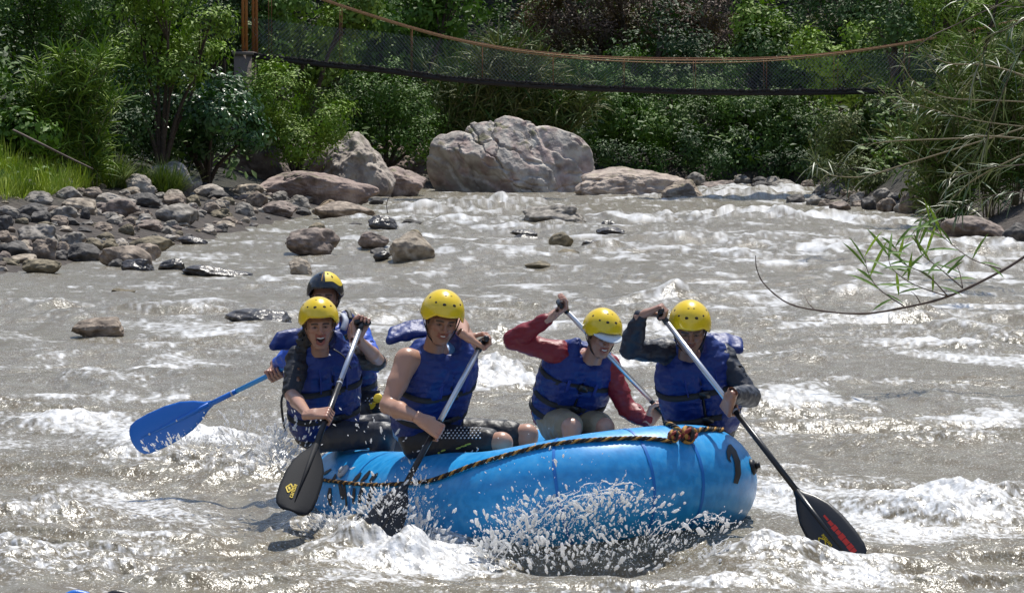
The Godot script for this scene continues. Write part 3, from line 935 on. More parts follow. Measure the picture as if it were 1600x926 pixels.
func giant_boulder() -> void:
	# outline traced in the plane of the boulder, metres from the middle of its foot; thickness by its own rounding
	var depth := 103.0
	var s := FOCAL / depth
	var b := ico(6)
	var n1 := noise(71, 0.8, 4)
	var n2 := noise(72, 2.4, 6)
	var strata := noise(73, 1.0, 5)
	var tone := noise(74, 1.1, 4)
	var rim := []          # outline by angle from the middle (797, 262)
	for q in [[928, 262], [925, 240], [905, 215], [880, 205], [845, 197], [818, 190], [790, 181], [768, 190], [735, 194], [720, 205], [690, 210], [674, 222], [667, 255], [668, 290], [690, 330], [800, 350], [900, 330], [920, 298]]:
		rim.append([atan2(262.0 - q[1], q[0] - 797.0), Vector2(q[0] - 797.0, 262.0 - q[1]).length() / s])
	rim.sort_custom(func(a, c): return a[0] < c[0])
	var cleft := Plane(Vector3(0.92, 0.36, -0.12).normalized(), 1.42)
	var cuts := [[Vector3(0.78, 0.55, 0.3), 0.38, 0.07, 0.10], [Vector3(0.9, 0.30, 0.2), -1.15, 0.08, 0.10], [Vector3(0.7, 0.7, 0.1), 0.0, 0.05, 0.07], [Vector3(0.35, 0.93, 0.1), 0.62, 0.05, 0.09], [Vector3(0.15, 0.98, 0.1), -0.25, 0.05, 0.06], [Vector3(0.93, 0.3, -0.2), 0.85, 0.045, 0.06]]
	var v := PackedVector3Array()
	var c := PackedColorArray()
	for p in b[0]:
		var ang := atan2(p.y, p.x)
		var k := rim.size() - 1
		for i in rim.size():
			if rim[i][0] > ang:
				k = i - 1
				break
		var a0: Array = rim[(k + rim.size()) % rim.size()]
		var a1: Array = rim[(k + 1) % rim.size()]
		var span := fposmod(a1[0] - a0[0], TAU)
		var f := fposmod(ang - a0[0], TAU) / maxf(span, 0.001)
		var rr: float = lerpf(a0[1], a1[1], clampf(f, 0, 1))
		var flat := Vector2(p.x, p.y).length()
		# front: a broad face tilted back and to the right, and a darker face undercut to the left
		var z: float = p.z * 2.3
		var q := Vector3(cos(ang) * flat * rr, sin(ang) * flat * rr, z)
		for e in [[Vector3(0.22, 0.62, 0.76), 1.28], [Vector3(-0.60, -0.38, 0.70), 1.30], [Vector3(0.6, 0.25, 0.75), 1.75], [Vector3(-0.3, 0.75, 0.6), 1.35], [Vector3(0.1, 0.1, 1.0), 1.62]]:
			var nn: Vector3 = e[0].normalized()
			var over: float = q.dot(nn) - e[1]
			if over > -0.1:
				over = over if over > 0.1 else (over + 0.1) * (over + 0.1) / 0.4
				q -= Vector3(nn.x * 0.35, nn.y * 0.35, nn.z) * over / (0.35 + 0.65 * nn.z * nn.z)
		var nrm := Vector3(p.x, p.y, p.z).normalized()
		var warp := strata.get_noise_3dv(q * 0.5)
		# bedding runs down from upper left to lower right
		var bed := q.x * 0.62 + q.y * 0.78 + warp * 0.9
		var saw := smoothstep(0.0, 0.85, fposmod(bed * 1.25, 1.0)) + smoothstep(1.0, 0.9, fposmod(bed * 1.25, 1.0)) - 1.0
		var deep := 0.0
		for e in cuts:
			var dist: float = q.dot(e[0].normalized()) - e[1] + strata.get_noise_3dv(q * 0.9 + Vector3(e[1] * 7.0, 0, 0)) * 0.3
			var along := 0.55 + 0.6 * n1.get_noise_3dv(q * 0.7 + Vector3(0, e[1] * 9.0, 0))
			deep += e[3] * 1.1 * exp(-dist * dist / (e[2] * e[2] * 0.35)) * clampf(along * 1.6, 0.0, 1.3)
		var cd := cleft.distance_to(q) + warp * 0.25
		deep += 0.075 * exp(-cd * cd / 0.005)
		q += nrm * (n1.get_noise_3dv(q * 0.4) * 0.08 + n2.get_noise_3dv(q * 0.7) * 0.022 + (saw - 0.5) * 0.09 - deep)
		v.append(q)
		var t := tone.get_noise_3dv(q)
		var col := Color(1.10, 0.98, 0.89).lerp(Color(1.04, 0.83, 0.76), smoothstep(0.0, 0.5, t))
		col = col.lerp(Color(0.36, 0.33, 0.33), smoothstep(0.15, 0.5, n2.get_noise_3dv(q * 0.45 + Vector3(9, 0, 0))) * 0.5)
		col = col.lerp(Color(0.3, 0.36, 0.12), smoothstep(0.22, 0.4, tone.get_noise_3dv(q * 1.2 + Vector3(0, 30, 0))) * smoothstep(0.3, 0.9, q.y) * 0.7)
		c.append(col)
	var o := part("giant_boulder", shell_mesh(v, b[1], c), M.boulder_stone)
	o.position = P(797, 262, depth)
	tag(o, "giant pale pinkish grey boulder with dark cracks standing at the bend", "boulder")

# ---------------------------------------------------------------- plants
var clump := {}

func leaf(s: SurfaceTool, base: Vector3, dir: Vector3, n: Vector3, length: float, width: float, droop: float, segs := 3) -> void:
	# a leaf folded along its midrib, drooping towards the tip
	var side := dir.cross(n).normalized()
	var l := []
	var m := []
	var r := []
	var p := base
	var d := dir.normalized()
	for i in segs + 1:
		var t := float(i) / segs
		var w := width * 0.5 * sin(PI * clampf(0.08 + t * 0.92, 0, 1)) if i < segs else 0.0
		m.append(p)
		l.append(p - side * w + n * w * 0.25)
		r.append(p + side * w + n * w * 0.25)
		d = (d - Vector3(0, droop / segs, 0)).normalized()
		p += d * length / segs
	for i in segs:
		if i < segs - 1:
			quad(s, l[i], m[i], m[i + 1], l[i + 1])
			quad(s, m[i], r[i], r[i + 1], m[i + 1])
		else:
			tri(s, l[i], m[i], m[i + 1])
			tri(s, m[i], r[i], m[i + 1])

func spray(sd: int, count: int, length: float, width: float, reach: float, droop: float, spread := 0.9) -> ArrayMesh:
	# leaves around a short twig that runs along y
	var r := RandomNumberGenerator.new()
	r.seed = sd
	var s := st_new()
	for i in count:
		var t := float(i) / count
		var a := i * 2.4 + r.randf_range(-0.5, 0.5)
		var out := Vector3(cos(a), r.randf_range(0.1, 0.9), sin(a)).normalized()
		var base := Vector3(0, reach * t, 0) + out * r.randf_range(0.0, reach * spread)
		var n := (Vector3.UP + out * r.randf_range(-0.2, 0.6) + Vector3(r.randf_range(-0.5, 0.5), 0, r.randf_range(-0.5, 0.5))).normalized()
		var d := (out + Vector3(0, r.randf_range(-0.4, 0.4), 0)).normalized()
		d = (d - n * d.dot(n)).normalized()
		var k := r.randf_range(0.7, 1.25)
		leaf(s, base, d, n, length * k, width * k, droop, 2)
	s.generate_normals()
	return s.commit()

func blades(sd: int, count: int, length: float, width: float, spread: float, droop: float, segs := 5) -> ArrayMesh:
	var r := RandomNumberGenerator.new()
	r.seed = sd
	var s := st_new()
	for i in count:
		var a := r.randf_range(0, TAU)
		var out := Vector3(cos(a), 0, sin(a))
		var d := (Vector3.UP + out * spread * r.randf_range(0.2, 1.0)).normalized()
		var n := (out.cross(Vector3.UP).cross(d)).normalized()
		leaf(s, out * r.randf_range(0, 0.12) * length, d, -n, length * r.randf_range(0.6, 1.1), width, droop * r.randf_range(0.5, 1.3), segs)
	s.generate_normals()
	return s.commit()

func tint(a: Color, b: Color, t: float, v: float) -> Color:
	var c := a.lerp(b, t)
	return Color(c.r * v, c.g * v, c.b * v)

# lobes: [px, py, rx, ry] in the photograph, all near one depth
func plant(called: String, label: String, category: String, group: String, depth: float, lobes: Array, kind: String, ca: Color, cb: Color, density := 1.0, size := 1.0, trunk := 0.1, bark := "bark", foot := Vector2.INF, leaf_mat := "leaf") -> void:
	var s := FOCAL / depth
	var mid := Vector2.ZERO
	for l in lobes: mid += Vector2(l[0], l[1]) / lobes.size()
	var low := P(foot.x if foot != Vector2.INF else mid.x, 250, depth)
	low.z -= 0.5
	low.y = land_h(low.x, low.z) - 0.1
	var o := thing(called, label, category, low, group)
	var places := []
	var colours := []
	var st := st_new()
	for l in lobes:
		var c := P(l[0], l[1], depth + rnd(-1.2, 1.2)) - low
		var r := Vector3(l[2] / s, l[3] / s, minf(l[2], l[3]) / s * 0.95)
		var bend := Vector3(rnd(-0.4, 0.4), 0, rnd(-0.3, 0.3))
		var limb := smooth_path([Vector3(0, 0, 0), Vector3(c.x * 0.25, c.y * 0.4, c.z * 0.25) + bend * 0.5, Vector3(c.x * 0.7, c.y * 0.75, c.z * 0.7) + bend, c + Vector3(0, r.y * 0.4, 0)], 3)
		var radii := []
		for i in limb.size(): radii.append(trunk * lerpf(1.0, 0.22, float(i) / (limb.size() - 1)))
		tube(st, limb, radii, 6)
		for e in 3:
			var tip := c + ball_dir() * r * 0.8
			tube(st, smooth_path([limb[limb.size() - 4], (limb[limb.size() - 2] + tip) * 0.5 + Vector3(0, 0.1, 0), tip], 2), [trunk * 0.3, trunk * 0.28, trunk * 0.22, trunk * 0.16, trunk * 0.08], 5)
		var area := 4.0 * PI * pow((pow(r.x * r.y, 1.6) + pow(r.x * r.z, 1.6) + pow(r.y * r.z, 1.6)) / 3.0, 1.0 / 1.6)
		var n := int(area * density * 9.0 / (size * size)) + 20
		var lobe_tone := rnd(0.75, 1.2)
		# each lobe is itself a handful of boughs, so its edge is uneven
		var boughs := []
		for i in 9:
			boughs.append([ball_dir() * rnd(0.45, 0.85), rnd(0.34, 0.6), rnd(0.8, 1.2)])
		for i in n:
			var bg: Array = boughs[rng.randi_range(0, 8)]
			var d := ball_dir()
			var q: Vector3 = bg[0] + d * bg[1] * pow(rng.randf(), 0.4)
			var up: Vector3 = (q.normalized() * 0.7 + d * 0.4 + Vector3(0, 0.45, 0) + ball_dir() * 0.5).normalized()
			var k := size * rnd(0.7, 1.3)
			places.append(Transform3D(upright(up, rnd(0, TAU)).scaled_local(Vector3(k, k, k)), c + q * r))
			colours.append(tint(ca, cb, clampf(rng.randf() * 0.6 + bg[2] * 0.5 - 0.3, 0, 1), lobe_tone * rnd(0.8, 1.2)))
	part("trunk", done(st), M[bark], o)
	many("crown", clump[kind], M[leaf_mat], places, colours, o)

func cane_clump(labels: Array, group: String, lines: Array, depth: float, ca: Color, cb: Color, leaf_len: float, n_stems: int, lean: float) -> void:
	# giant cane: jointed stems with long ribbon leaves; lines: [px, foot py, tip py, spread px]
	var nth := 0
	for l in lines:
		var label: String = labels[nth]
		nth += 1
		var foot := P(l[0], l[1], depth)
		foot.y = maxf(land_h(foot.x, foot.z), -0.1)
		var o := thing("giant_cane", label, "cane", foot, group)
		var top := P(l[0], l[2], depth).y - foot.y
		var s := FOCAL / depth
		var st := st_new()
		var places := []
		var colours := []
		for k in n_stems:
			var a := rnd(0, TAU)
			var off: Vector3 = Vector3(cos(a), 0, sin(a)) * rnd(0, 1) * l[3] / s
			var h := top * rnd(0.7, 1.05)
			var tip: Vector3 = off * 1.6 + Vector3(rnd(-1, 1) * lean + lean * 0.5, h, rnd(-0.4, 0.4) * lean)
			var path := smooth_path([off * 0.5, off * 0.9 + Vector3(0, h * 0.5, 0), tip], 5)
			var rad := []
			for i in path.size(): rad.append(lerpf(0.016, 0.005, float(i) / path.size()))
			tube(st, path, rad, 5)
			for i in range(2, path.size()):
				for e in 3:
					var b := rnd(0, TAU)
					var up := (Vector3(cos(b), rnd(0.3, 1.3), sin(b))).normalized()
					var q := leaf_len * rnd(0.6, 1.15)
					places.append(Transform3D(upright(up, rnd(0, TAU)).scaled_local(Vector3.ONE * q), path[i] + Vector3(0, rnd(-0.1, 0.1), 0)))
					colours.append(tint(ca, cb, rng.randf(), rnd(0.75, 1.2)))
		part("stem", done(st), M.dry_cane, o, "stuff")
		many("leaves", clump["ribbon"], M.leaf, places, colours, o)

func build_plants() -> void:
	clump["broad"] = spray(1, 12, 0.19, 0.10, 0.26, 0.35)
	clump["small"] = spray(2, 20, 0.10, 0.05, 0.26, 0.3, 1.1)
	clump["layer"] = spray(3, 16, 0.16, 0.06, 0.14, 0.5, 2.2)
	clump["ribbon"] = blades(4, 3, 1.0, 0.05, 0.5, 1.3, 5)
	clump["grass"] = blades(5, 14, 0.5, 0.016, 0.6, 0.7, 4)
	clump["tuft"] = blades(6, 22, 0.9, 0.022, 0.7, 1.0, 5)
	var dark_a := Color(0.018, 0.045, 0.010)
	var dark_b := Color(0.05, 0.105, 0.018)
	var mid_a := Color(0.035, 0.085, 0.010)
	var mid_b := Color(0.125, 0.215, 0.026)
	var lit_a := Color(0.085, 0.165, 0.014)
	var lit_b := Color(0.25, 0.35, 0.045)
	var blue_a := Color(0.022, 0.06, 0.018)
	var blue_b := Color(0.07, 0.135, 0.035)
	var olive_a := Color(0.07, 0.08, 0.025)
	var olive_b := Color(0.15, 0.15, 0.05)
	var left := "trees of the left bank"
	var far := "trees beyond the river bend"
	var right := "trees of the right bank"
	plant("broadleaf_tree", "dark leafy tree filling the upper left corner", "tree", left, 82, [[30, 20, 60, 50], [95, 55, 55, 55], [10, 95, 55, 55], [70, -30, 70, 50], [150, 0, 60, 50]], "small", dark_a, mid_b, 1.1, 1.0, 0.09)
	plant("layered_tree", "bright green tree with flat layered boughs left of the bridge post", "tree", left, 78, [[215, 25, 55, 24], [255, 58, 60, 24], [300, 85, 50, 22], [200, 75, 45, 22], [265, 110, 50, 20], [320, 40, 45, 24], [180, 105, 40, 22], [250, -8, 70, 30]], "layer", lit_a, lit_b, 1.3, 1.0, 0.075)
	plant("broadleaf_tree", "mid green tree just left of the rusty bridge post", "tree", left, 97, [[345, 15, 55, 45], [378, 60, 45, 50], [330, 95, 45, 40], [290, 10, 45, 40], [420, 5, 45, 40]], "broad", mid_a, mid_b, 1.0, 1.0, 0.14)
	plant("glossy_tree", "dark glossy leaved tree over the overhanging rock", "tree", left, 80, [[290, 150, 60, 45], [250, 190, 55, 40], [330, 190, 50, 45], [365, 160, 45, 45], [300, 215, 50, 30], [385, 205, 40, 30]], "broad", blue_a, blue_b, 1.2, 0.9, 0.08, "bark", Vector2.INF, "leaf_glossy")
	plant("broadleaf_tree", "shadowy shrub tree behind the grass tuft on the left bank", "tree", left, 76, [[140, 175, 55, 45], [195, 150, 45, 45], [185, 205, 50, 35], [60, 170, 50, 40], [105, 215, 45, 30]], "small", dark_a, dark_b, 1.0, 1.0, 0.1)
	plant("bush", "low dark bush under the layered tree behind the cobbles", "bush", "bushes of the left bank", 82, [[165, 235, 40, 22], [225, 225, 45, 25], [275, 240, 40, 22], [320, 240, 35, 25], [250, 205, 40, 25]], "small", dark_a, dark_b, 1.1, 1.0, 0.05)
	plant("bush", "green bush with long drooping leaves at the far left edge", "bush", "bushes of the left bank", 70, [[15, 175, 45, 40], [50, 205, 40, 28], [-30, 140, 50, 60], [10, 215, 40, 25]], "broad", mid_a, mid_b, 1.0, 0.9, 0.06)
	plant("bush", "sunlit bright green bush hanging over the brown outcrop", "bush", "bushes of the left bank", 91, [[440, 145, 45, 45], [490, 175, 50, 45], [425, 195, 40, 40], [505, 215, 35, 30], [465, 225, 40, 25], [400, 165, 30, 40], [520, 185, 28, 30]], "small", lit_a, lit_b, 1.3, 1.0, 0.07)
	plant("broadleaf_tree", "green tree behind the bridge railing near the post", "tree", far, 104, [[440, 30, 60, 50], [500, 60, 55, 50], [425, 90, 50, 45], [550, 20, 60, 45], [480, 110, 50, 35]], "broad", mid_a, lit_b, 1.0, 1.1, 0.14)
	plant("bush", "dark round bush between the sunlit bush and giant boulder", "bush", far, 108, [[560, 165, 45, 45], [610, 150, 50, 45], [645, 185, 45, 45], [590, 205, 45, 35], [655, 225, 40, 30], [555, 215, 30, 30]], "small", mid_a, mid_b, 1.1, 1.1, 0.1)
	plant("broadleaf_tree", "leafy tree under the bridge cables above the dark bush", "tree", far, 116, [[590, 40, 60, 50], [650, 25, 55, 45], [620, 90, 55, 40], [690, 60, 45, 45], [560, 90, 45, 40], [700, 5, 60, 40]], "broad", mid_a, mid_b, 1.0, 1.2, 0.14)
	plant("broadleaf_tree", "brownish purple leaved tree above the middle of the bridge", "tree", far, 128, [[880, 20, 60, 45], [940, 50, 60, 40], [1000, 25, 65, 50], [1060, 55, 55, 40], [1110, 20, 60, 50], [960, -10, 80, 40], [1150, 60, 40, 40], [845, 55, 45, 40]], "small", Color(0.06, 0.045, 0.03), Color(0.15, 0.085, 0.055), 1.0, 1.2, 0.2)
	plant("broadleaf_tree", "pale green tree right of the brownish one", "tree", far, 126, [[1190, 30, 45, 50], [1230, 75, 50, 45], [1180, 85, 40, 35], [1250, 110, 45, 35]], "broad", lit_a, lit_b, 1.0, 1.1, 0.14)
	plant("bush", "round green bush under the bridge deck right of the giant boulder", "bush", far, 116, [[960, 175, 50, 40], [1000, 200, 45, 35], [935, 205, 35, 35], [990, 150, 45, 30]], "broad", mid_a, mid_b, 1.2, 0.75, 0.1)
	plant("bush", "wide green bush in the middle under the bridge deck", "bush", far, 117, [[1050, 175, 55, 45], [1095, 200, 50, 40], [1040, 215, 45, 35], [1100, 150, 50, 35]], "small", dark_a, mid_b, 1.2, 1.0, 0.1)
	plant("bush", "green bush under the bridge deck beside the right bank", "bush", far, 116, [[1165, 185, 50, 45], [1215, 190, 50, 45], [1190, 220, 45, 30], [1250, 215, 35, 30], [1140, 225, 35, 25]], "broad", dark_a, mid_b, 1.2, 0.75, 0.1)
	plant("bush", "grey green bush behind the net in the middle of the bridge", "bush", far, 122, [[850, 115, 50, 30], [920, 115, 50, 30], [990, 110, 55, 30], [1060, 120, 50, 30], [1130, 120, 50, 30], [900, 150, 45, 30]], "small", blue_a, mid_b, 1.1, 1.2, 0.1)
	plant("broadleaf_tree", "tall dark tree at the top right of the bend", "tree", right, 124, [[1300, 10, 55, 45], [1360, -5, 55, 45], [1330, 50, 50, 40]], "small", dark_a, dark_b, 1.1, 1.2, 0.18)
	plant("broadleaf_tree", "yellow green tree behind the right end of the bridge", "tree", right, 106, [[1290, 85, 50, 45], [1350, 80, 45, 40], [1420, 45, 50, 50], [1390, 100, 50, 45], [1310, 130, 45, 40], [1450, 15, 45, 40], [1440, 90, 45, 45]], "broad", lit_a, lit_b, 1.0, 1.0, 0.14)
	plant("bush", "low shrub over the stones of the right bank", "bush", right, 86, [[1345, 275, 45, 25], [1400, 285, 45, 25], [1450, 305, 40, 25], [1310, 268, 35, 22], [1485, 320, 40, 22]], "small", mid_a, olive_b, 1.1, 0.9, 0.05)
	plant("bush", "olive green thicket below the bridge on the right bank", "bush", right, 92, [[1330, 205, 50, 35], [1385, 198, 50, 36], [1370, 235, 50, 32], [1430, 222, 45, 40], [1320, 240, 35, 30], [1410, 265, 45, 30], [1300, 222, 35, 32]], "small", mid_a, olive_b, 1.1, 1.0, 0.08)
	plant("bush", "leafy thicket behind the cane at the right edge", "bush", right, 76, [[1480, 160, 50, 50], [1540, 190, 50, 50], [1590, 150, 50, 60], [1480, 240, 50, 45], [1560, 260, 55, 45], [1500, 295, 45, 30], [1600, 290, 40, 40], [1450, 300, 35, 30], [1550, 320, 45, 22]], "broad", mid_a, olive_b, 0.9, 0.9, 0.08)
	plant("broadleaf_tree", "yellowish tree high at the upper right corner", "tree", right, 84, [[1500, 40, 55, 50], [1560, 20, 55, 50], [1600, 80, 50, 50], [1540, 95, 50, 45], [1480, 0, 50, 40]], "small", lit_a, lit_b, 0.9, 1.0, 0.12)
	# canes
	cane_clump(["tall green cane in the middle of the three on the left bank", "green cane on the left bank nearest the layered tree", "shorter green cane on the left bank nearest the picture's left edge"], "canes of the left bank", [[95, 225, 85, 25], [140, 230, 105, 22], [60, 225, 130, 20]], 71, mid_a, lit_b, 0.75, 14, 0.5)
	cane_clump(["reed cane left of the giant boulder's top, under the bridge", "tallest reed cane rising behind the giant boulder's left half", "reed cane rising behind the very top of the giant boulder", "reed cane behind the giant boulder's right half", "lowest reed cane, behind the giant boulder's split right end"], "canes behind the giant boulder", [[705, 230, 95, 22], [745, 230, 60, 25], [790, 225, 80, 25], [835, 225, 120, 25], [870, 230, 150, 20]], 110, mid_a, olive_b, 1.1, 18, 0.9)
	cane_clump(["leaning cane above the reddish rock on the right bank", "tall leaning cane between the reddish rock and the right edge", "tallest leaning cane at the right edge of the picture", "short leaning cane at the end of the right stone row"], "canes of the right bank", [[1500, 335, 140, 30], [1550, 345, 90, 32], [1590, 355, 60, 30], [1465, 325, 200, 25]], 68, lit_a, olive_b, 0.75, 13, -0.9)
	# grass on the left slope
	var spots := []
	var cols := []
	for k in 1900:
		var px := rnd(-60, 175)
		var p := on_land(px, rnd(200, 318 - maxf(px, 0) * 0.12))
		if p.y < 0.75: continue
		var q := rnd(0.5, 1.1)
		spots.append(Transform3D(Basis(Vector3.UP, rnd(0, TAU)).scaled_local(Vector3(q, q * rnd(0.5, 1.5) * (0.6 + 0.9 * clampf(land_noise.get_noise_2d(p.x * 3.0, p.z * 3.0) + 0.5, 0.0, 1.2)), q)), p))
		cols.append(tint(Color(0.14, 0.22, 0.02), Color(0.42, 0.48, 0.06), rng.randf(), rnd(0.7, 1.2)))
	tag(many("grass", clump["grass"], M.leaf, spots, cols), "bright yellow green grass on the slope above the cobbles at the left", "grass", "", "stuff")
	spots = []
	cols = []
	for k in 420:
		var px := rnd(-60, 190)
		var p := on_land(px, rnd(190, 300 - maxf(px, 0) * 0.10))
		if p.y < 0.8 or land_noise.get_noise_2d(p.x * 4.0, p.z * 4.0) < 0.0: continue
		spots.append(Transform3D(upright((Vector3.UP + ball_dir() * 0.5).normalized(), rnd(0, TAU)).scaled_local(Vector3.ONE * rnd(0.6, 1.5)), p + Vector3(0, rnd(0, 0.25), 0)))
		cols.append(tint(Color(0.05, 0.11, 0.015), Color(0.16, 0.25, 0.035), rng.randf(), rnd(0.7, 1.1)))
	tag(many("weeds", clump["broad"], M.leaf, spots, cols), "leafy green weeds among the grass of the left slope", "weeds", "", "stuff")
	for g in [[215, 262, 50, "sunlit grass tuft above the long leaning boulder", 75.0], [165, 265, 24, "smaller grass tuft left of the sunlit one", 72.0], [255, 268, 20, "low grass at the right of the sunlit tuft", 75.0]]:
		var foot := P(g[0], g[1], g[4])
		foot.y = land_h(foot.x, foot.z)
		var o := thing("grass_tuft", g[3], "grass", foot, "tufts of tall grass on the left bank")
		spots = []
		cols = []
		for k in 34:
			var w: float = g[2] / (FOCAL / g[4])
			spots.append(Transform3D(Basis(Vector3.UP, rnd(0, TAU)).scaled_local(Vector3.ONE * rnd(0.6, 1.2)), Vector3(rnd(-w, w), 0, rnd(-0.4, 0.4))))
			cols.append(tint(Color(0.09, 0.15, 0.03), Color(0.24, 0.28, 0.07), rng.randf(), rnd(0.7, 1.1)))
		many("blades", clump["tuft"], M.leaf, spots, cols, o)
	# low growth that covers the slopes behind
	spots = []
	cols = []
	for k in 15000:
		var x := rnd(-32, 45)
		var d := rnd(62, 165)
		var l := maxf(edge(LEFT_EDGE, d) - x, x - edge(RIGHT_EDGE, d))
		if l < ((7.0 if d < 78.0 else 3.0) if d < 100.0 and x < 0 else (0.8 if x > 0 and d < 105.0 else 1.6)): continue
		var q := rnd(1.3, 3.0)
		spots.append(Transform3D(upright((Vector3.UP + ball_dir() * 0.7).normalized(), rnd(0, TAU)).scaled_local(Vector3.ONE * q), Vector3(x, land_h(x, -d) + rnd(0.0, 1.6), -d)))
		cols.append(tint(dark_a, mid_b, rng.randf(), rnd(0.6, 1.1)))
	tag(many("undergrowth", clump["small"], M.leaf, spots, cols), "low dark undergrowth covering the slopes behind the trees", "undergrowth", "", "stuff")
	plant("bush", "dark bush hanging low over the water left of the far rapids", "bush", far, 114, [[955, 245, 35, 25], [1000, 255, 40, 24], [1050, 262, 40, 22], [1080, 240, 35, 28]], "small", dark_a, dark_b, 1.1, 1.2, 0.06)
	plant("bush", "dark bush hanging low over the water behind the far rapids", "bush", far, 114.5, [[1120, 262, 38, 22], [1165, 255, 40, 25], [1210, 262, 38, 22], [1140, 235, 35, 28]], "small", dark_a, dark_b, 1.1, 1.2, 0.06)
	plant("bush", "dark bush hanging low over the water at the right end of the far rapids", "bush", far, 114, [[1250, 258, 38, 24], [1295, 262, 38, 22], [1270, 238, 35, 26]], "small", dark_a, dark_b, 1.1, 1.2, 0.06)
	far_trees()
	near_branches()

const ORD := ["first", "second", "third", "fourth", "fifth", "sixth", "seventh", "eighth", "ninth", "tenth", "eleventh", "twelfth", "thirteenth", "fourteenth", "fifteenth"]

func far_trees() -> void:
	# the wood on the slopes behind, seen between the nearer crowns
	var n := 0
	for row in 3:
		for k in 15:
			var d := 128.0 + row * 14.0 + rnd(-3, 3)
			var px := -150.0 + k * 135.0 + rnd(-30, 30)
			if px > 350 and px < 1700 or row > 0 or d > 120:
				var base := P(px, 190, d)
				var gy := land_h(base.x, base.z)
				var s := FOCAL / d
				var cy := 190.0 - (gy + 3.4 - EYE.y) * s
				var names := ["dark green tree on the far wooded slope", "mid green tree on the far wooded slope", "olive tree on the far wooded slope"]
				var t := n % 3
				plant("slope_tree", "%s from the left, %s row: %s" % [ORD[k], ["front", "middle", "back"][row], names[t]], "tree", "trees of the wooded slope", d, [[px, cy, 75, 60], [px - 50, cy + 35, 55, 50], [px + 50, cy + 30, 55, 50]], "small", [Color(0.02, 0.045, 0.014), Color(0.035, 0.08, 0.018), Color(0.06, 0.07, 0.03)][t], [Color(0.05, 0.10, 0.025), Color(0.09, 0.16, 0.035), Color(0.12, 0.12, 0.05)][t], 0.8, 1.7, 0.2)
				n += 1
	# left wall of green behind the first trees
	for k in 7:
		var d := 94.0 + (k % 2) * 6.0
		var px := -120.0 + k * 75.0
		plant("slope_tree", "%s dark green tree from the left on the steep left slope" % ORD[k], "tree", "trees of the left slope", d, [[px, 40, 60, 60], [px + 25, 110, 60, 50], [px - 20, 180, 55, 45], [px + 10, -25, 60, 50]], "small", Color(0.018, 0.045, 0.012), Color(0.05, 0.10, 0.025), 0.9, 1.4, 0.2)
	for k in 5:
		var d := 98.0
		var px := 1390.0 + k * 70.0
		plant("slope_tree", "%s green tree from the left on the steep right slope" % ORD[k], "tree", "trees of the right slope", d, [[px, 30, 60, 55], [px + 20, 110, 60, 50], [px - 15, 190, 55, 45], [px, 255, 50, 35]], "small", Color(0.025, 0.055, 0.014), Color(0.07, 0.12, 0.03), 0.9, 1.3, 0.2)

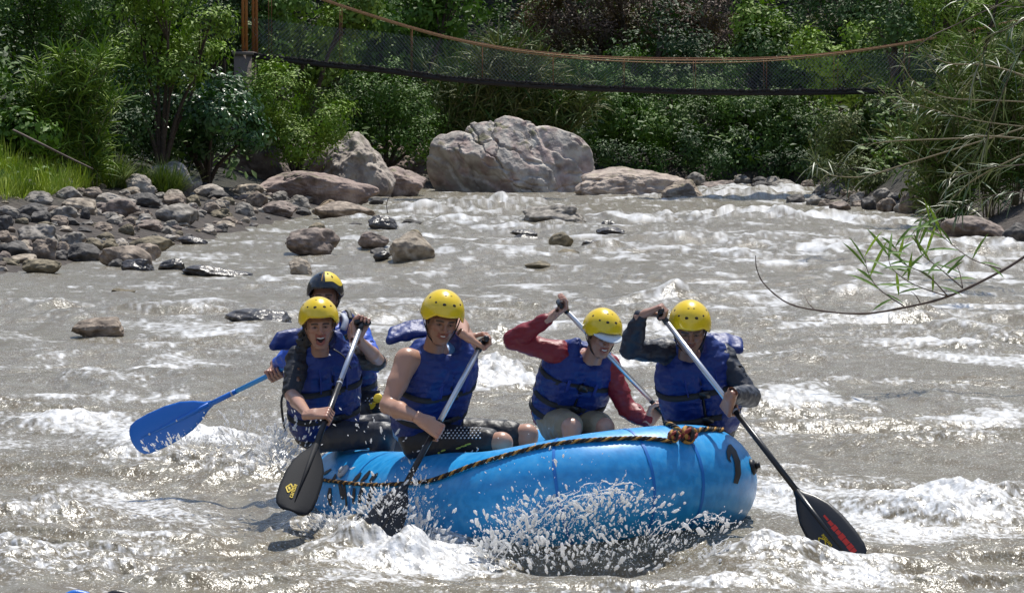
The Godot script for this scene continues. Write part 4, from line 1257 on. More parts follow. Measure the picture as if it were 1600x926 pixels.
func near_branches() -> void:
	var fresh_a := Color(0.07, 0.16, 0.025)
	var fresh_b := Color(0.17, 0.27, 0.07)
	# stems: pixel path, depth, stem radius, leaves, leaf length, label
	var list := [
		[[[1448, 84], [1467, 93], [1491, 100], [1534, 101], [1583, 112], [1680, 150]], 50.0, 0.022, 9, 0.55, "pale dry cane stem reaching left across the right bank below the cable end"],
		[[[1413, 104], [1426, 124], [1453, 143], [1491, 154], [1599, 159], [1700, 170]], 47.0, 0.018, 5, 0.5, "thin cane with a pale hooked tip at the end of the bridge deck"],
		[[[1340, 227], [1380, 222], [1421, 219], [1502, 216], [1556, 213], [1680, 225]], 46.0, 0.022, 10, 0.6, "long level cane stem below the bridge at the right"],
		[[[1405, 154], [1456, 170], [1507, 184], [1567, 194], [1680, 205]], 47.0, 0.015, 14, 0.5, "feathery pale cane shoot just under the bridge deck at the right"],
		[[[1274, 250], [1290, 268], [1308, 275], [1353, 275], [1420, 255], [1600, 200]], 52.0, 0.018, 12, 0.55, "curved cane branch drooping lowest over the far stones"],
		[[[1448, 345], [1480, 318], [1510, 290], [1560, 260], [1660, 215]], 44.0, 0.016, 14, 0.55, "leafy cane shoot hanging over the reddish rock"],
		[[[1480, 280], [1510, 272], [1550, 262], [1590, 258], [1680, 250]], 42.0, 0.014, 12, 0.6, "cane shoot with long level leaves right of the thicket"],
		[[[1500, 325], [1535, 310], [1570, 302], [1600, 300], [1680, 300]], 42.0, 0.014, 10, 0.55, "dry low cane shoot above the water at the right edge"],
		[[[1540, 225], [1556, 170], [1570, 140], [1590, 90], [1640, 20]], 44.0, 0.014, 14, 0.65, "upright cane with blade like leaves near the right edge"],
		[[[1370, 167], [1402, 108], [1448, 62], [1491, 40], [1529, 22], [1577, 0], [1680, -50]], 40.0, 0.014, 0, 0.4, "thin dark bare branch slanting across the cables at the upper right"],
		[[[1507, 0], [1545, 8], [1600, 11], [1680, 20]], 36.0, 0.01, 7, 0.55, "pale cane blades at the very top right"],
		[[[1520, 130], [1548, 60], [1575, 45], [1640, 10]], 40.0, 0.012, 12, 0.55, "small yellowing cane shoot at the upper right edge"],
	]
	for b in list:
		var pts := []
		for q in b[0]: pts.append(P(q[0], q[1], b[1] + rnd(-0.3, 0.3)))
		branch(pts, b[2], b[3], b[4], b[5], fresh_a, fresh_b, "cane stems hanging from the right bank", "dry_cane" if b[2] > 0.0145 else "twig")
	# the bare twig in front, with a few shoots
	var d := 26.0
	var main := []
	for q in [[1181, 399], [1183, 420], [1195, 444], [1229, 472], [1274, 484], [1347, 490], [1415, 480], [1482, 463], [1549, 432], [1600, 402], [1700, 330]]:
		main.append(P(q[0], q[1], d))
	var o := thing("hanging_branch", "thin bare branch curving low over the water at the right, leafy shoots rising from it", "branch", Vector3.ZERO)
	var path := smooth_path(main, 6)
	var st := st_new()
	var rad := []
	for i in path.size(): rad.append(lerpf(0.0035, 0.0135, float(i) / path.size()) * (1.25 if i % 5 == 0 else 1.0))
	tube(st, path, rad, 7)
	part("stem", done(st), M.twig, o)
	for sh in [[[1413, 478], [1375, 452], [1357, 425], [1352, 400]], [[1482, 463], [1430, 445], [1395, 420], [1388, 395]], [[1482, 463], [1450, 430], [1410, 410], [1400, 385]], [[1505, 450], [1470, 420], [1440, 395], [1428, 362]], [[1505, 450], [1500, 425], [1493, 410]], [[1565, 420], [1520, 405], [1480, 375], [1455, 350]], [[1274, 484], [1264, 474], [1258, 462]], [[1440, 476], [1432, 462], [1424, 455]]]:
		var pp := []
		for q in sh: pp.append(P(q[0], q[1], d + rnd(-0.25, 0.25)))
		pp = smooth_path(pp, 4)
		st = st_new()
		var rr := []
		for i in pp.size(): rr.append(lerpf(0.006, 0.002, float(i) / pp.size()))
		tube(st, pp, rr, 5)
		part("shoot", done(st), M.twig, o)
		if sh.size() < 4: continue
		for i in 11:
			var at: Vector3 = pp[pp.size() - 1 - i]
			var dir := Vector3(rnd(-0.9, 0.7), rnd(-0.3, 1.0), rnd(-0.3, 0.3)).normalized()
			st = st_new()
			leaf(st, at, dir, Vector3(rnd(-0.4, 0.4), 0.7, 0.6).normalized(), rnd(0.16, 0.36), 0.028, 0.4, 5)
			var lf := part("leaf", done(st), green_leaf(), o)
			lf.set_meta("kind", "thing")

var greens := []
func green_leaf() -> Material:
	if greens.is_empty():
		for c in [Color(0.05, 0.12, 0.02), Color(0.08, 0.17, 0.03), Color(0.13, 0.22, 0.05)]:
			var m: StandardMaterial3D = M.leaf.duplicate()
			m.vertex_color_use_as_albedo = false
			m.albedo_color = c.linear_to_srgb()
			greens.append(m)
	return greens[rng.randi_range(0, 2)]

var tones := []
func leaf_tone(_c: Color) -> Material:
	if tones.is_empty():
		for c in [Color(0.04, 0.075, 0.025), Color(0.07, 0.115, 0.04), Color(0.12, 0.155, 0.07), Color(0.21, 0.21, 0.13)]:
			var m: StandardMaterial3D = M.cane_leaf.duplicate()
			m.albedo_color = c.linear_to_srgb()
			tones.append(m)
	return tones[rng.randi_range(0, 3)]

func branch(pts: Array, r: float, leaves: int, length: float, label: String, ca: Color, cb: Color, group: String, m: String) -> void:
	var o := thing("cane_stem", label, "cane", Vector3.ZERO, group)
	var path := smooth_path(pts, 6)
	var st := st_new()
	var rad := []
	for i in path.size(): rad.append(lerpf(r * 0.25, r * 0.75, float(i) / path.size()))
	tube(st, path, rad, 6)
	part("stem", done(st), M[m], o)
	for k in leaves * 4:
		var i := int(pow(rng.randf(), 1.3) * (path.size() - 2))
		var along: Vector3 = (path[i] - path[i + 1]).normalized()
		var dir := (along * rnd(0.2, 0.9) + Vector3(rnd(-0.6, 0.4), rnd(-0.6, 0.8), rnd(-0.5, 0.5))).normalized()
		st = st_new()
		leaf(st, path[i], dir, (Vector3.UP + ball_dir() * 0.6).normalized(), length * rnd(0.35, 1.0), rnd(0.014, 0.026), rnd(0.2, 1.3), 4)
		part("leaf", done(st), leaf_tone(ca), o)

# ---------------------------------------------------------------- footbridge
func build_bridge() -> void:
	var d0 := 92.0
	var o := thing("suspension_footbridge", "long sagging footbridge with rusty cables, netting sides and dark plank deck", "bridge")
	# the deck line, pixels at the photograph, nearer side; the bridge runs straight across the valley
	var dk := [[372, 80], [400, 85], [500, 97], [600, 107], [700, 120], [800, 128], [900, 134], [1000, 138], [1100, 141], [1200, 142], [1300, 141], [1400, 139], [1500, 136], [1620, 130], [1800, 118], [2000, 100]]
	var cb := [[300, -70], [392, -45], [500, -3], [600, 30], [700, 58], [800, 77], [900, 88], [1000, 93], [1100, 94], [1200, 92], [1300, 84], [1400, 70], [1480, 55], [1620, 25], [1800, -20], [2000, -80]]
	var deck := []
	for q in dk: deck.append(P(q[0], q[1], d0))
	var cable := []
	for q in cb: cable.append(P(q[0], q[1], d0))
	deck = smooth_path(deck, 8)
	cable = smooth_path(cable, 8)
	var width := 1.1
	var back := Vector3(0, 0, -width)
	var at_x := func(line: Array, x: float) -> Vector3:
		for i in line.size() - 1:
			if line[i + 1].x >= x:
				return line[i].lerp(line[i + 1], clampf((x - line[i].x) / (line[i + 1].x - line[i].x), 0, 1))
		return line[-1]
	# cables: three on the near side, two on the far
	var k := 0
	for e in [[0.0, 0.0, "cable_tan"], [0.07, 0.0, "cable_rust"], [-0.08, 0.0, "cable_tan"], [0.05, -width, "cable_rust"], [-0.06, -width, "cable_tan"]]:
		var st := st_new()
		var pp := []
		for i in cable.size():
			pp.append(cable[i] + Vector3(0, e[0] * (0.35 + 0.65 * smoothstep(4.0, -4.0, absf(cable[i].x - 5.0) - 3.0)), e[1] + 0.02 * (k % 3)))
		tube(st, pp, [0.0135], 5)
		part("cable", done(st), M[e[2]], o)
		k += 1
	# deck planks, one by one
	var x: float = deck[0].x
	var last: float = deck[-1].x
	var n := 0
	var wood := []
	for t in 3:
		var st := st_new()
		box(st, Transform3D.IDENTITY, Vector3(0.064, 0.04, width * 0.5 + 0.04))
		wood.append(done(st))
	var rest := st_new()
	while x < last:
		var a: Vector3 = at_x.call(deck, x)
		var b: Vector3 = at_x.call(deck, x + 0.1)
		var ang := atan2(b.y - a.y, b.x - a.x)
		var tf := Transform3D(Basis(Vector3.BACK, ang + rnd(-0.05, 0.05)), a + Vector3(0, rnd(-0.012, 0.03), -width * 0.5 + rnd(-0.03, 0.03)))
		if n < 296 and a.x > -8.4:
			var pk := part("plank", wood[n % 3], M.deck_wood, o)
			pk.transform = tf
			n += 1
		else:
			box(rest, tf, Vector3(0.062, 0.022, width * 0.5 + 0.04))
		x += 0.132 * cos(ang)
	part("deck_end", done(rest), M.deck_wood, o, "stuff")
	for z in [0.0, -width]:
		var st := st_new()
		var pp := []
		for q in deck: pp.append(q + Vector3(0, -0.075, z))
		tube(st, pp, [0.06], 6)
		part("deck_cable", done(st), M.deck_wood, o)
	# hangers and netting on both sides
	for z in [0.02, -width - 0.02]:
		var hx: float = deck[0].x + 0.9
		while hx < last - 1.0:
			var st := st_new()
			var top: Vector3 = at_x.call(cable, hx)
			var bot: Vector3 = at_x.call(deck, hx)
			tube(st, [bot + Vector3(0, -0.1, z), top + Vector3(0, 0, z)], [0.007], 4)
			part("hanger", done(st), M.cable_rust, o)
			hx += 2.1
		var net := st_new()
		var nx: float = deck[0].x
		while nx < last - 1.5:
			for s in [1.0, -1.0]:
				var x0 := nx
				var x1: float = nx + s * 1.0
				var p0: Vector3 = at_x.call(deck, x0)
				var p1: Vector3 = at_x.call(deck, x1)
				var c1: Vector3 = at_x.call(cable, x1)
				var hgt := minf(1.08, c1.y - p1.y)
				if x1 < deck[0].x: continue
				var q0 := p0 + Vector3(0, 0, z)
				var q1 := p1 + Vector3(0, hgt, z + 0.004 * s)
				var w := 0.0028
				quad(net, q0 - Vector3(w, 0, 0), q0 + Vector3(w, 0, 0), q1 + Vector3(w, 0, 0), q1 - Vector3(w, 0, 0))
				quad(net, q0 - Vector3(0, 0, w), q0 + Vector3(0, 0, w), q1 + Vector3(0, 0, w), q1 - Vector3(0, 0, w))
			nx += 0.115
		part("netting", done(net), M.netting, o, "stuff")
	# portal at the left: two rusty posts on a concrete pier
	for q in [[382, 0.0], [393, -width]]:
		var st := st_new()
		var foot := P(q[0], 84, d0) + Vector3(0, 0, q[1])
		for e in [-0.05, 0.05]:
			tube(st, [foot + Vector3(e, -0.05, 0), foot + Vector3(e, 4.2, 0)], [0.045], 8)
		for i in 12:
			var y := 0.1 + i * 0.34
			tube(st, [foot + Vector3(-0.05, y, 0), foot + Vector3(0.05, y + 0.17, 0)], [0.016], 5)
		part("post", done(st), M.rusty_steel, o)
	var st := st_new()
	var base := P(377, 85, d0)
	var low := land_h(base.x, base.z) - 0.3
	var top := base.y
	box(st, Transform3D(Basis.IDENTITY, Vector3(base.x + 0.06, (low + top) * 0.5, base.z - width * 0.5)), Vector3(0.26, (top - low) * 0.5, 0.85))
	box(st, Transform3D(Basis.IDENTITY, Vector3(base.x + 0.06, top + 0.03, base.z - width * 0.5)), Vector3(0.31, 0.05, 0.9))
	part("pier", done(st), M.concrete, o)

# ---------------------------------------------------------------- raft
const RAFT_YAW := 0.489          # 28 degrees
const TUBE_R := 0.31
const HALF_L := 1.42
const HALF_W := 0.75
var raft_xf: Transform3D
var loop := []                   # tube centre line in the raft's own axes: +z bow, +x the far side
var hull := []                   # [pixel, depth, t, phi] of points all over the tube

func raft_centre(t: float) -> Vector3:
	var f := fposmod(t, 1.0) * loop.size()
	var i := int(f) % loop.size()
	return loop[i].lerp(loop[(i + 1) % loop.size()], f - floorf(f))

func raft_point(t: float, phi: float, off := 0.0) -> Vector3:
	var c := raft_centre(t)
	var tan := (raft_centre(t + 0.004) - raft_centre(t - 0.004)).normalized()
	var out := tan.cross(Vector3.UP).normalized()
	if out.dot(Vector3(c.x, 0, c.z)) < 0: out = -out
	var up := tan.cross(out)
	if up.y < 0: up = -up
	return c + (out * cos(phi) + up * sin(phi)) * (TUBE_R + off)

func on_hull(px: float, py: float) -> Vector2:     # (t, phi) of the point of the tube seen there
	var best := Vector2.ZERO
	var least := 1e9
	for h in hull:
		var e: float = absf(h[0] - px) + absf(h[1] - py)
		e = e * 0.02 + h[2] if e < 12.0 else e + 100.0
		if e < least:
			least = e
			best = Vector2(h[3], h[4])
	return best

func build_raft() -> void:
	raft_xf = Transform3D(Basis(Vector3.UP, RAFT_YAW) * Basis(Vector3.RIGHT, -0.085) * Basis(Vector3.BACK, 0.035), Vector3(0.065, 0.10, -18.35))
	var raw := []
	for i in 400:
		var a := TAU * i / 400.0
		var e := 2.0 / 2.7
		var x := signf(cos(a)) * pow(absf(cos(a)), e) * HALF_W
		var z := signf(sin(a)) * pow(absf(sin(a)), e) * HALF_L
		raw.append(Vector3(x, 0.085 * pow(maxf(absf(z) - 0.75, 0.0) / 0.67, 1.7), z))
	var total := 0.0
	for i in 400: total += raw[i].distance_to(raw[(i + 1) % 400])
	var run := 0.0
	var want := 0.0
	for i in 400:
		var seg: float = raw[i].distance_to(raw[(i + 1) % 400])
		while want < run + seg and loop.size() < 200:
			loop.append(raw[i].lerp(raw[(i + 1) % 400], (want - run) / seg))
			want += total / 200.0
		run += seg
	var o := thing("inflatable_raft", "blue inflatable raft carrying five paddlers, bow lifted by the wave", "raft", raft_xf.origin)
	o.transform = raft_xf
	var nt := 200
	var np := 36
	var v := PackedVector3Array()
	var idx := PackedInt32Array()
	for i in nt:
		for k in np:
			v.append(raft_point(float(i) / nt, TAU * k / np))
	for i in nt:
		for k in np:
			var a := i * np + k
			var b := i * np + (k + 1) % np
			var c := ((i + 1) % nt) * np + (k + 1) % np
			var d := ((i + 1) % nt) * np + k
			idx.append_array([a, b, c, a, c, d])
	part("tube", shell_mesh(v, idx), M.raft_blue, o)
	for i in 400:
		for k in 60:
			var p := raft_xf * raft_point(i / 400.0, TAU * k / 60.0)
			var q := to_pixel(p)
			hull.append([q.x, q.y, q.z, i / 400.0, TAU * k / 60.0])
	# seams round the tube
	for s in [[868, 730], [1010, 700], [1095, 720], [560, 735]]:
		var at := on_hull(s[0], s[1])
		var st := st_new()
		for k in 48:
			var a0 := TAU * k / 48
			var a1 := TAU * (k + 1) / 48
			var w := 0.0009
			quad(st, raft_point(at.x - w, a0, 0.003), raft_point(at.x - w, a1, 0.003), raft_point(at.x + w, a1, 0.003), raft_point(at.x + w, a0, 0.003))
		part("seam", done(st), M.raft_seam, o)
	# floor and thwarts
	var fl := st_new()
	for i in 200:
		var a := raft_centre(i / 200.0)
		var b := raft_centre((i + 1) / 200.0)
		tri(fl, Vector3(0, -0.17, 0), a + Vector3(0, -0.16, 0), b + Vector3(0, -0.16, 0))
		tri(fl, Vector3(0, -0.25, 0), b + Vector3(0, -0.24, 0), a + Vector3(0, -0.24, 0))
	part("floor", done(fl), M.raft_floor, o)
	for z in [-0.45, 0.42]:
		var st := st_new()
		tube(st, smooth_path([Vector3(-HALF_W, 0.02, z), Vector3(0, 0.05, z), Vector3(HALF_W, 0.02, z)], 4), [0.2], 18)
		part("thwart", done(st), M.raft_grey, o)
	# rope line: along the side, over the bow tube to the knots, and two ends up to the far side
	rope(o, [[492, 748], [525, 752], [560, 756], [600, 757], [640, 754], [670, 751], [700, 741], [740, 726], [790, 711], [840, 698], [890, 690], [940, 686], [990, 684], [1030, 686], [1050, 690]], 0.011)
	rope(o, [[1068, 684], [1062, 672], [1050, 664], [1038, 660]], 0.012)
	rope(o, [[1076, 684], [1085, 675], [1100, 670], [1130, 671]], 0.012)
	for kx in [[1051, 691, 0.036], [1074, 684, 0.05]]:
		var at := on_hull(kx[0], kx[1])
		var c := raft_point(at.x, at.y, 0.035)
		var holder := Node3D.new()
		holder.name = "knot"
		o.add_child(holder, true)
		fix_name(holder, "knot")
		holder.position = c
		var ms := ["rope_gold", "rope_dark", "rope_red"]
		for e in 3:
			var st := st_new()
			var pp := []
			for i in 37:
				var a := TAU * i / 36.0
				var q := Vector3(cos(a * 2.0) * (1.0 + 0.4 * cos(a * 3.0)), sin(a * 2.0) * (1.0 + 0.4 * cos(a * 3.0)), 0.8 * sin(a * 3.0))
				pp.append(Basis.from_euler(Vector3(e * 0.9, e * 1.3, e * 0.5)) * q * kx[2] * 0.6)
			tube(st, pp, [kx[2] * 0.27], 6, false)
			part("strand", done(st), M[ms[e]], holder)
	# valve, grab ring
	var va := on_hull(536, 737)
	var st := st_new()
	var vc := raft_point(va.x, va.y)
	var vn := (raft_point(va.x, va.y, 0.1) - vc).normalized()
	tube(st, [vc, vc + vn * 0.015, vc + vn * 0.02], [0.045, 0.043, 0.03], 14)
	tube(st, [vc + vn * 0.018, vc + vn * 0.03], [0.022, 0.02], 10)
	part("valve", done(st), M.raft_grey, o)
	st = st_new()
	var ra := on_hull(1181, 728)
	var rc := raft_point(ra.x, ra.y)
	var rn := (raft_point(ra.x, ra.y, 0.1) - rc).normalized()
	tube(st, [rc, rc + rn * 0.02], [0.05, 0.035], 10)
	tube(st, [rc + rn * 0.02, rc + rn * 0.045], [0.02, 0.018], 8)
	part("grab_ring", done(st), M.paint_black, o)
	# painted marks: a brush-stroke numeral on the bow, slashed letters on the side
	stroke(o, "numeral", [[[1141, 694, 4], [1140, 705, 9], [1139, 716, 4], [1143, 722, 1]], [[1141, 694, 3], [1147, 705, 8], [1153, 722, 9], [1154, 740, 9], [1150, 755, 7]]])
	for l in [[[[504, 741, 3], [510, 737, 4], [517, 732, 2]], [[515, 762, 4], [514, 775, 7], [516, 790, 3]]], [[[519, 752, 5], [523, 744, 4], [524, 740, 2]], [[530, 756, 4], [534, 770, 8], [535, 780, 4]], [[536, 752, 4], [540, 778, 3], [541, 793, 3]]], [[[550, 754, 3], [557, 746, 6], [564, 738, 3]], [[553, 762, 4], [552, 775, 5], [551, 787, 2]]], [[[563, 752, 3], [571, 744, 6], [578, 735, 3]], [[566, 760, 5], [562, 775, 6], [560, 790, 2]]], [[[577, 752, 3], [583, 745, 6], [590, 739, 2]], [[583, 760, 4], [577, 775, 7], [573, 792, 3]]]]:
		stroke(o, "letter", l)

func stroke(o: Node3D, called: String, lines: Array) -> void:
	var st := st_new()
	for l in lines:
		var s := []
		for i in l.size() - 1:
			for k in 5:
				var f := k / 5.0
				s.append(Vector3(lerpf(l[i][0], l[i + 1][0], f), lerpf(l[i][1], l[i + 1][1], f), lerpf(l[i][2], l[i + 1][2], f)))
		s.append(Vector3(l[-1][0], l[-1][1], l[-1][2]))
		var prev := []
		var tp := Vector2.ZERO
		for i in s.size():
			var d: Vector3 = (s[mini(i + 1, s.size() - 1)] - s[maxi(i - 1, 0)])
			var side: Vector2 = Vector2(-d.y, d.x).normalized() * s[i].z * 0.5
			var a := surf(s[i].x - side.x, s[i].y - side.y)
			var b := surf(s[i].x + side.x, s[i].y + side.y)
			if prev.size():
				quad(st, prev[0], prev[1], b, a)
			prev = [a, b]
	part(called, done(st), M.paint_black, o)

func surf(px: float, py: float, off := 0.004) -> Vector3:
	# where that sight line meets the tube, in the raft's axes: refined from the nearest known point
	var at := on_hull(px, py)
	var e := Vector2(0.0025, 0.1)
	for n in 10:
		var best := at
		var least := 1e9
		for i in [-1, 0, 1]:
			for j in [-1, 0, 1]:
				var q := at + Vector2(i, j) * e
				var w := to_pixel(raft_xf * raft_point(q.x, q.y, off))
				var d := Vector2(w.x - px, w.y - py).length()
				if d < least:
					least = d
					best = q
		at = best
		e *= 0.6
	return raft_point(at.x, at.y, off)

func rope(o: Node3D, pix: Array, r: float) -> void:
	var pts := []
	for q in pix:
		pts.append(surf(q[0], q[1], r * 1.2))
	var path := smooth_path(pts, 14)
	var length := 0.0
	var a := PackedFloat32Array([0.0])
	for i in range(1, path.size()):
		length += path[i].distance_to(path[i - 1])
		a.append(length)
	var holder := Node3D.new()
	holder.name = "rope"
	o.add_child(holder, true)
	fix_name(holder, "rope")
	var ms := ["rope_dark", "rope_gold", "rope_dark"]
	for k in 3:
		var strand := []
		for i in path.size():
			var t: Vector3 = (path[mini(i + 1, path.size() - 1)] - path[maxi(i - 1, 0)]).normalized()
			var side := t.cross(Vector3.UP).normalized()
			var up := side.cross(t)
			var ph := a[i] / 0.085 * TAU + TAU * k / 3.0
			strand.append(path[i] + (side * cos(ph) + up * sin(ph)) * r * 0.62)
		var st := st_new()
		tube(st, strand, [r * 0.62], 6)
		part("strand", done(st), M[ms[k]], holder)

# ---------------------------------------------------------------- bodies: a distance field meshed as surface nets
class Flesh:
	var o: Vector3
	var c: float
	var n: Vector3i
	var v := PackedFloat32Array()

	func _init(lo: Vector3, hi: Vector3, cell: float) -> void:
		c = cell
		o = lo
		n = Vector3i(((hi - lo) / cell).ceil()) + Vector3i.ONE
		v.resize(n.x * n.y * n.z)
		v.fill(0.09)

	func span(lo: Vector3, hi: Vector3, m: float) -> Array:
		var a := Vector3i(((lo - o - Vector3.ONE * m) / c).floor()).clamp(Vector3i.ZERO, n - Vector3i.ONE)
		var b := Vector3i(((hi - o + Vector3.ONE * m) / c).ceil()).clamp(Vector3i.ZERO, n - Vector3i.ONE)
		return [a, b]

	func cone(a: Vector3, b: Vector3, ra: float, rb: float, k := 0.02) -> void:
		var rm := maxf(ra, rb)
		var s := span(a.min(b) - Vector3.ONE * rm, a.max(b) + Vector3.ONE * rm, k + c * 2.5)
		var ba := b - a
		var inv := 1.0 / maxf(ba.length_squared(), 1e-8)
		for z in range(s[0].z, s[1].z + 1):
			for y in range(s[0].y, s[1].y + 1):
				var i: int = (z * n.y + y) * n.x + s[0].x
				var p := Vector3(o.x + s[0].x * c, o.y + y * c, o.z + z * c) - a
				for x in range(s[0].x, s[1].x + 1):
					var t := clampf(p.dot(ba) * inv, 0.0, 1.0)
					var d := (p - ba * t).length() - ra - (rb - ra) * t
					var old := v[i]
					if d < old + k:
						var h := maxf(k - absf(old - d), 0.0)
						v[i] = minf(old, d) - h * h * 0.25 / k
					i += 1
					p.x += c

	func ell(at: Vector3, r: Vector3, k := 0.01, turn := Basis.IDENTITY, cut := false) -> void:
		var rm := maxf(r.x, maxf(r.y, r.z))
		var e := Vector3.ONE * rm
		if turn == Basis.IDENTITY: e = r
		var s := span(at - e, at + e, k + c * 2.5)
		var inv := turn.inverse()
		var i1 := Vector3.ONE / r
		var i2 := i1 * i1
		for z in range(s[0].z, s[1].z + 1):
			for y in range(s[0].y, s[1].y + 1):
				var i: int = (z * n.y + y) * n.x + s[0].x
				for x in range(s[0].x, s[1].x + 1):
					var q := inv * (Vector3(o.x + x * c, o.y + y * c, o.z + z * c) - at)
					var k0 := (q * i1).length()
					var d := k0 * (k0 - 1.0) / maxf((q * i2).length(), 1e-6)
					var old := v[i]
					if cut:
						d = -d
						var h := maxf(k - absf(old - d), 0.0)
						v[i] = maxf(old, d) + h * h * 0.25 / k
					else:
						var h := maxf(k - absf(old - d), 0.0)
						v[i] = minf(old, d) - h * h * 0.25 / k
					i += 1

	func crumple(ns: FastNoiseLite, amount: float, stretch := Vector3.ONE) -> void:
		var i := 0
		for z in n.z:
			for y in n.y:
				for x in n.x:
					if absf(v[i]) < 0.03:
						v[i] += (ns.get_noise_3dv((o + Vector3(x, y, z) * c) * stretch) - 0.45) * amount
					i += 1

	func net(out: Dictionary, xf: Transform3D, paint: Callable) -> void:
		var at := {}
		var sx := 1
		var sy := n.x
		var sz := n.x * n.y
		var far := c * 2.0
		var flip := xf.basis.determinant() < 0.0
		var nb := xf.basis.orthonormalized()
		for z in n.z - 1:
			for y in n.y - 1:
				var i := (z * n.y + y) * n.x - 1
				for x in n.x - 1:
					i += 1
					var f0 := v[i]
					if f0 > far or f0 < -far: continue
					var f := [f0, v[i + 1], v[i + sy], v[i + sy + 1], v[i + sz], v[i + sz + 1], v[i + sz + sy], v[i + sz + sy + 1]]
					var m := 0
					for k in 8:
						if f[k] < 0.0: m |= 1 << k
					if m == 0 or m == 255: continue
					var sum := Vector3.ZERO
					var cnt := 0
					for e in EDGES:
						var a: float = f[e[0]]
						var b: float = f[e[1]]
						if (a < 0.0) != (b < 0.0):
							var t := a / (a - b)
							sum += CORNER[e[0]].lerp(CORNER[e[1]], t)
							cnt += 1
					sum /= cnt
					var p := o + (Vector3(x, y, z) + sum) * c
					var g := Vector3(f[1] + f[3] + f[5] + f[7] - f[0] - f[2] - f[4] - f[6], f[2] + f[3] + f[6] + f[7] - f[0] - f[1] - f[4] - f[5], f[4] + f[5] + f[6] + f[7] - f[0] - f[1] - f[2] - f[3]).normalized()
					at[i] = out.v.size()
					out.c.append(paint.call(p, g))
					out.v.append(xf * p)
					out.n.append((nb * g).normalized())
		for i in at:
			var ins: bool = v[i] < 0.0
			for e in [[sx, sy, sz], [sy, sz, sx], [sz, sx, sy]]:
				if (v[i + e[0]] < 0.0) == ins: continue
				var b = at.get(i - e[1])
				var d = at.get(i - e[2])
				var cc = at.get(i - e[1] - e[2])
				if b == null or d == null or cc == null: continue
				var a: int = at[i]
				if ins != flip:
					out.i.append_array([a, cc, b, a, d, cc])
				else:
					out.i.append_array([a, b, cc, a, cc, d])

	const EDGES := [[0, 1], [2, 3], [4, 5], [6, 7], [0, 2], [1, 3], [4, 6], [5, 7], [0, 4], [1, 5], [2, 6], [3, 7]]
	const CORNER := [Vector3(0, 0, 0), Vector3(1, 0, 0), Vector3(0, 1, 0), Vector3(1, 1, 0), Vector3(0, 0, 1), Vector3(1, 0, 1), Vector3(0, 1, 1), Vector3(1, 1, 1)]

func flesh_out() -> Dictionary:
	return {"v": PackedVector3Array(), "n": PackedVector3Array(), "c": PackedColorArray(), "i": PackedInt32Array()}

func flesh_mesh(d: Dictionary) -> ArrayMesh:
	var a := []
	a.resize(Mesh.ARRAY_MAX)
	a[Mesh.ARRAY_VERTEX] = d.v
	a[Mesh.ARRAY_NORMAL] = d.n
	a[Mesh.ARRAY_COLOR] = d.c
	a[Mesh.ARRAY_INDEX] = d.i
	var m := ArrayMesh.new()
	m.add_surface_from_arrays(Mesh.PRIMITIVE_TRIANGLES, a)
	return m

func box_of(pts: Array, m: float) -> Array:
	var lo: Vector3 = pts[0]
	var hi: Vector3 = pts[0]
	for p in pts:
		lo = lo.min(p); hi = hi.max(p)
	return [lo - Vector3.ONE * m, hi + Vector3.ONE * m]

# ---------------------------------------------------------------- hands
var hands := {}

func hand_field(grip: float) -> Flesh:
	# right hand closed round a bar along x through the origin; wrist towards -y, palm at -z, thumb at +x
	var f := Flesh.new(Vector3(-0.07, -0.13, -0.075), Vector3(0.09, 0.085, 0.065), 0.0035)
	var wrist := Vector3(0, -0.088, -0.036)
	f.cone(wrist + Vector3(-0.012, -0.03, 0), wrist + Vector3(-0.010, 0.02, 0), 0.021, 0.02, 0.012)
	f.cone(wrist + Vector3(0.012, -0.03, 0), wrist + Vector3(0.010, 0.02, 0), 0.021, 0.02, 0.012)
	var lens := [0.86, 1.0, 1.05, 0.97]     # little finger at -x ... index at +x
	for k in 4:
		var x := -0.033 + 0.022 * k
		var q: float = lens[k]
		var kn := Vector3(x, 0.016 + 0.003 * q, -0.033)
		f.cone(wrist + Vector3(x * 0.6, 0.01, 0), kn, 0.0165, 0.0125, 0.014)
		var r := 0.0098 if k > 0 else 0.0085
		var open := 1.0 - grip
		var p1 := Vector3(x * (1.0 + open * 0.4), 0.031 + open * 0.018, 0.003 * q - open * 0.006)
		var p2 := p1 + Vector3(0, lerpf(-0.020, 0.012, open), lerpf(0.024, 0.024, open)) * q
		var p3 := p2 + Vector3(0, lerpf(-0.022, -0.010, open), lerpf(-0.006, 0.020, open)) * q
		f.cone(kn, p1, r * 1.1, r, 0.006)
		f.cone(p1, p2, r, r * 0.92, 0.004)
		f.cone(p2, p3, r * 0.92, r * 0.8, 0.004)
	# thumb from the side of the palm near its base
	var b := Vector3(0.030, -0.062, -0.026)
	var t1 := Vector3(0.050, -0.036, -0.006) if grip > 0.6 else Vector3(0.062, -0.045, -0.004)
	var t2 := Vector3(0.044, -0.012, 0.020) if grip > 0.6 else Vector3(0.085, -0.028, 0.010)
	var t3 := Vector3(0.028, 0.002, 0.034) if grip > 0.6 else Vector3(0.098, -0.014, 0.020)
	f.cone(b, t1, 0.018, 0.0125, 0.012)
	f.cone(t1, t2, 0.0122, 0.0108, 0.006)
	f.cone(t2, t3, 0.0108, 0.0088, 0.005)
	return f

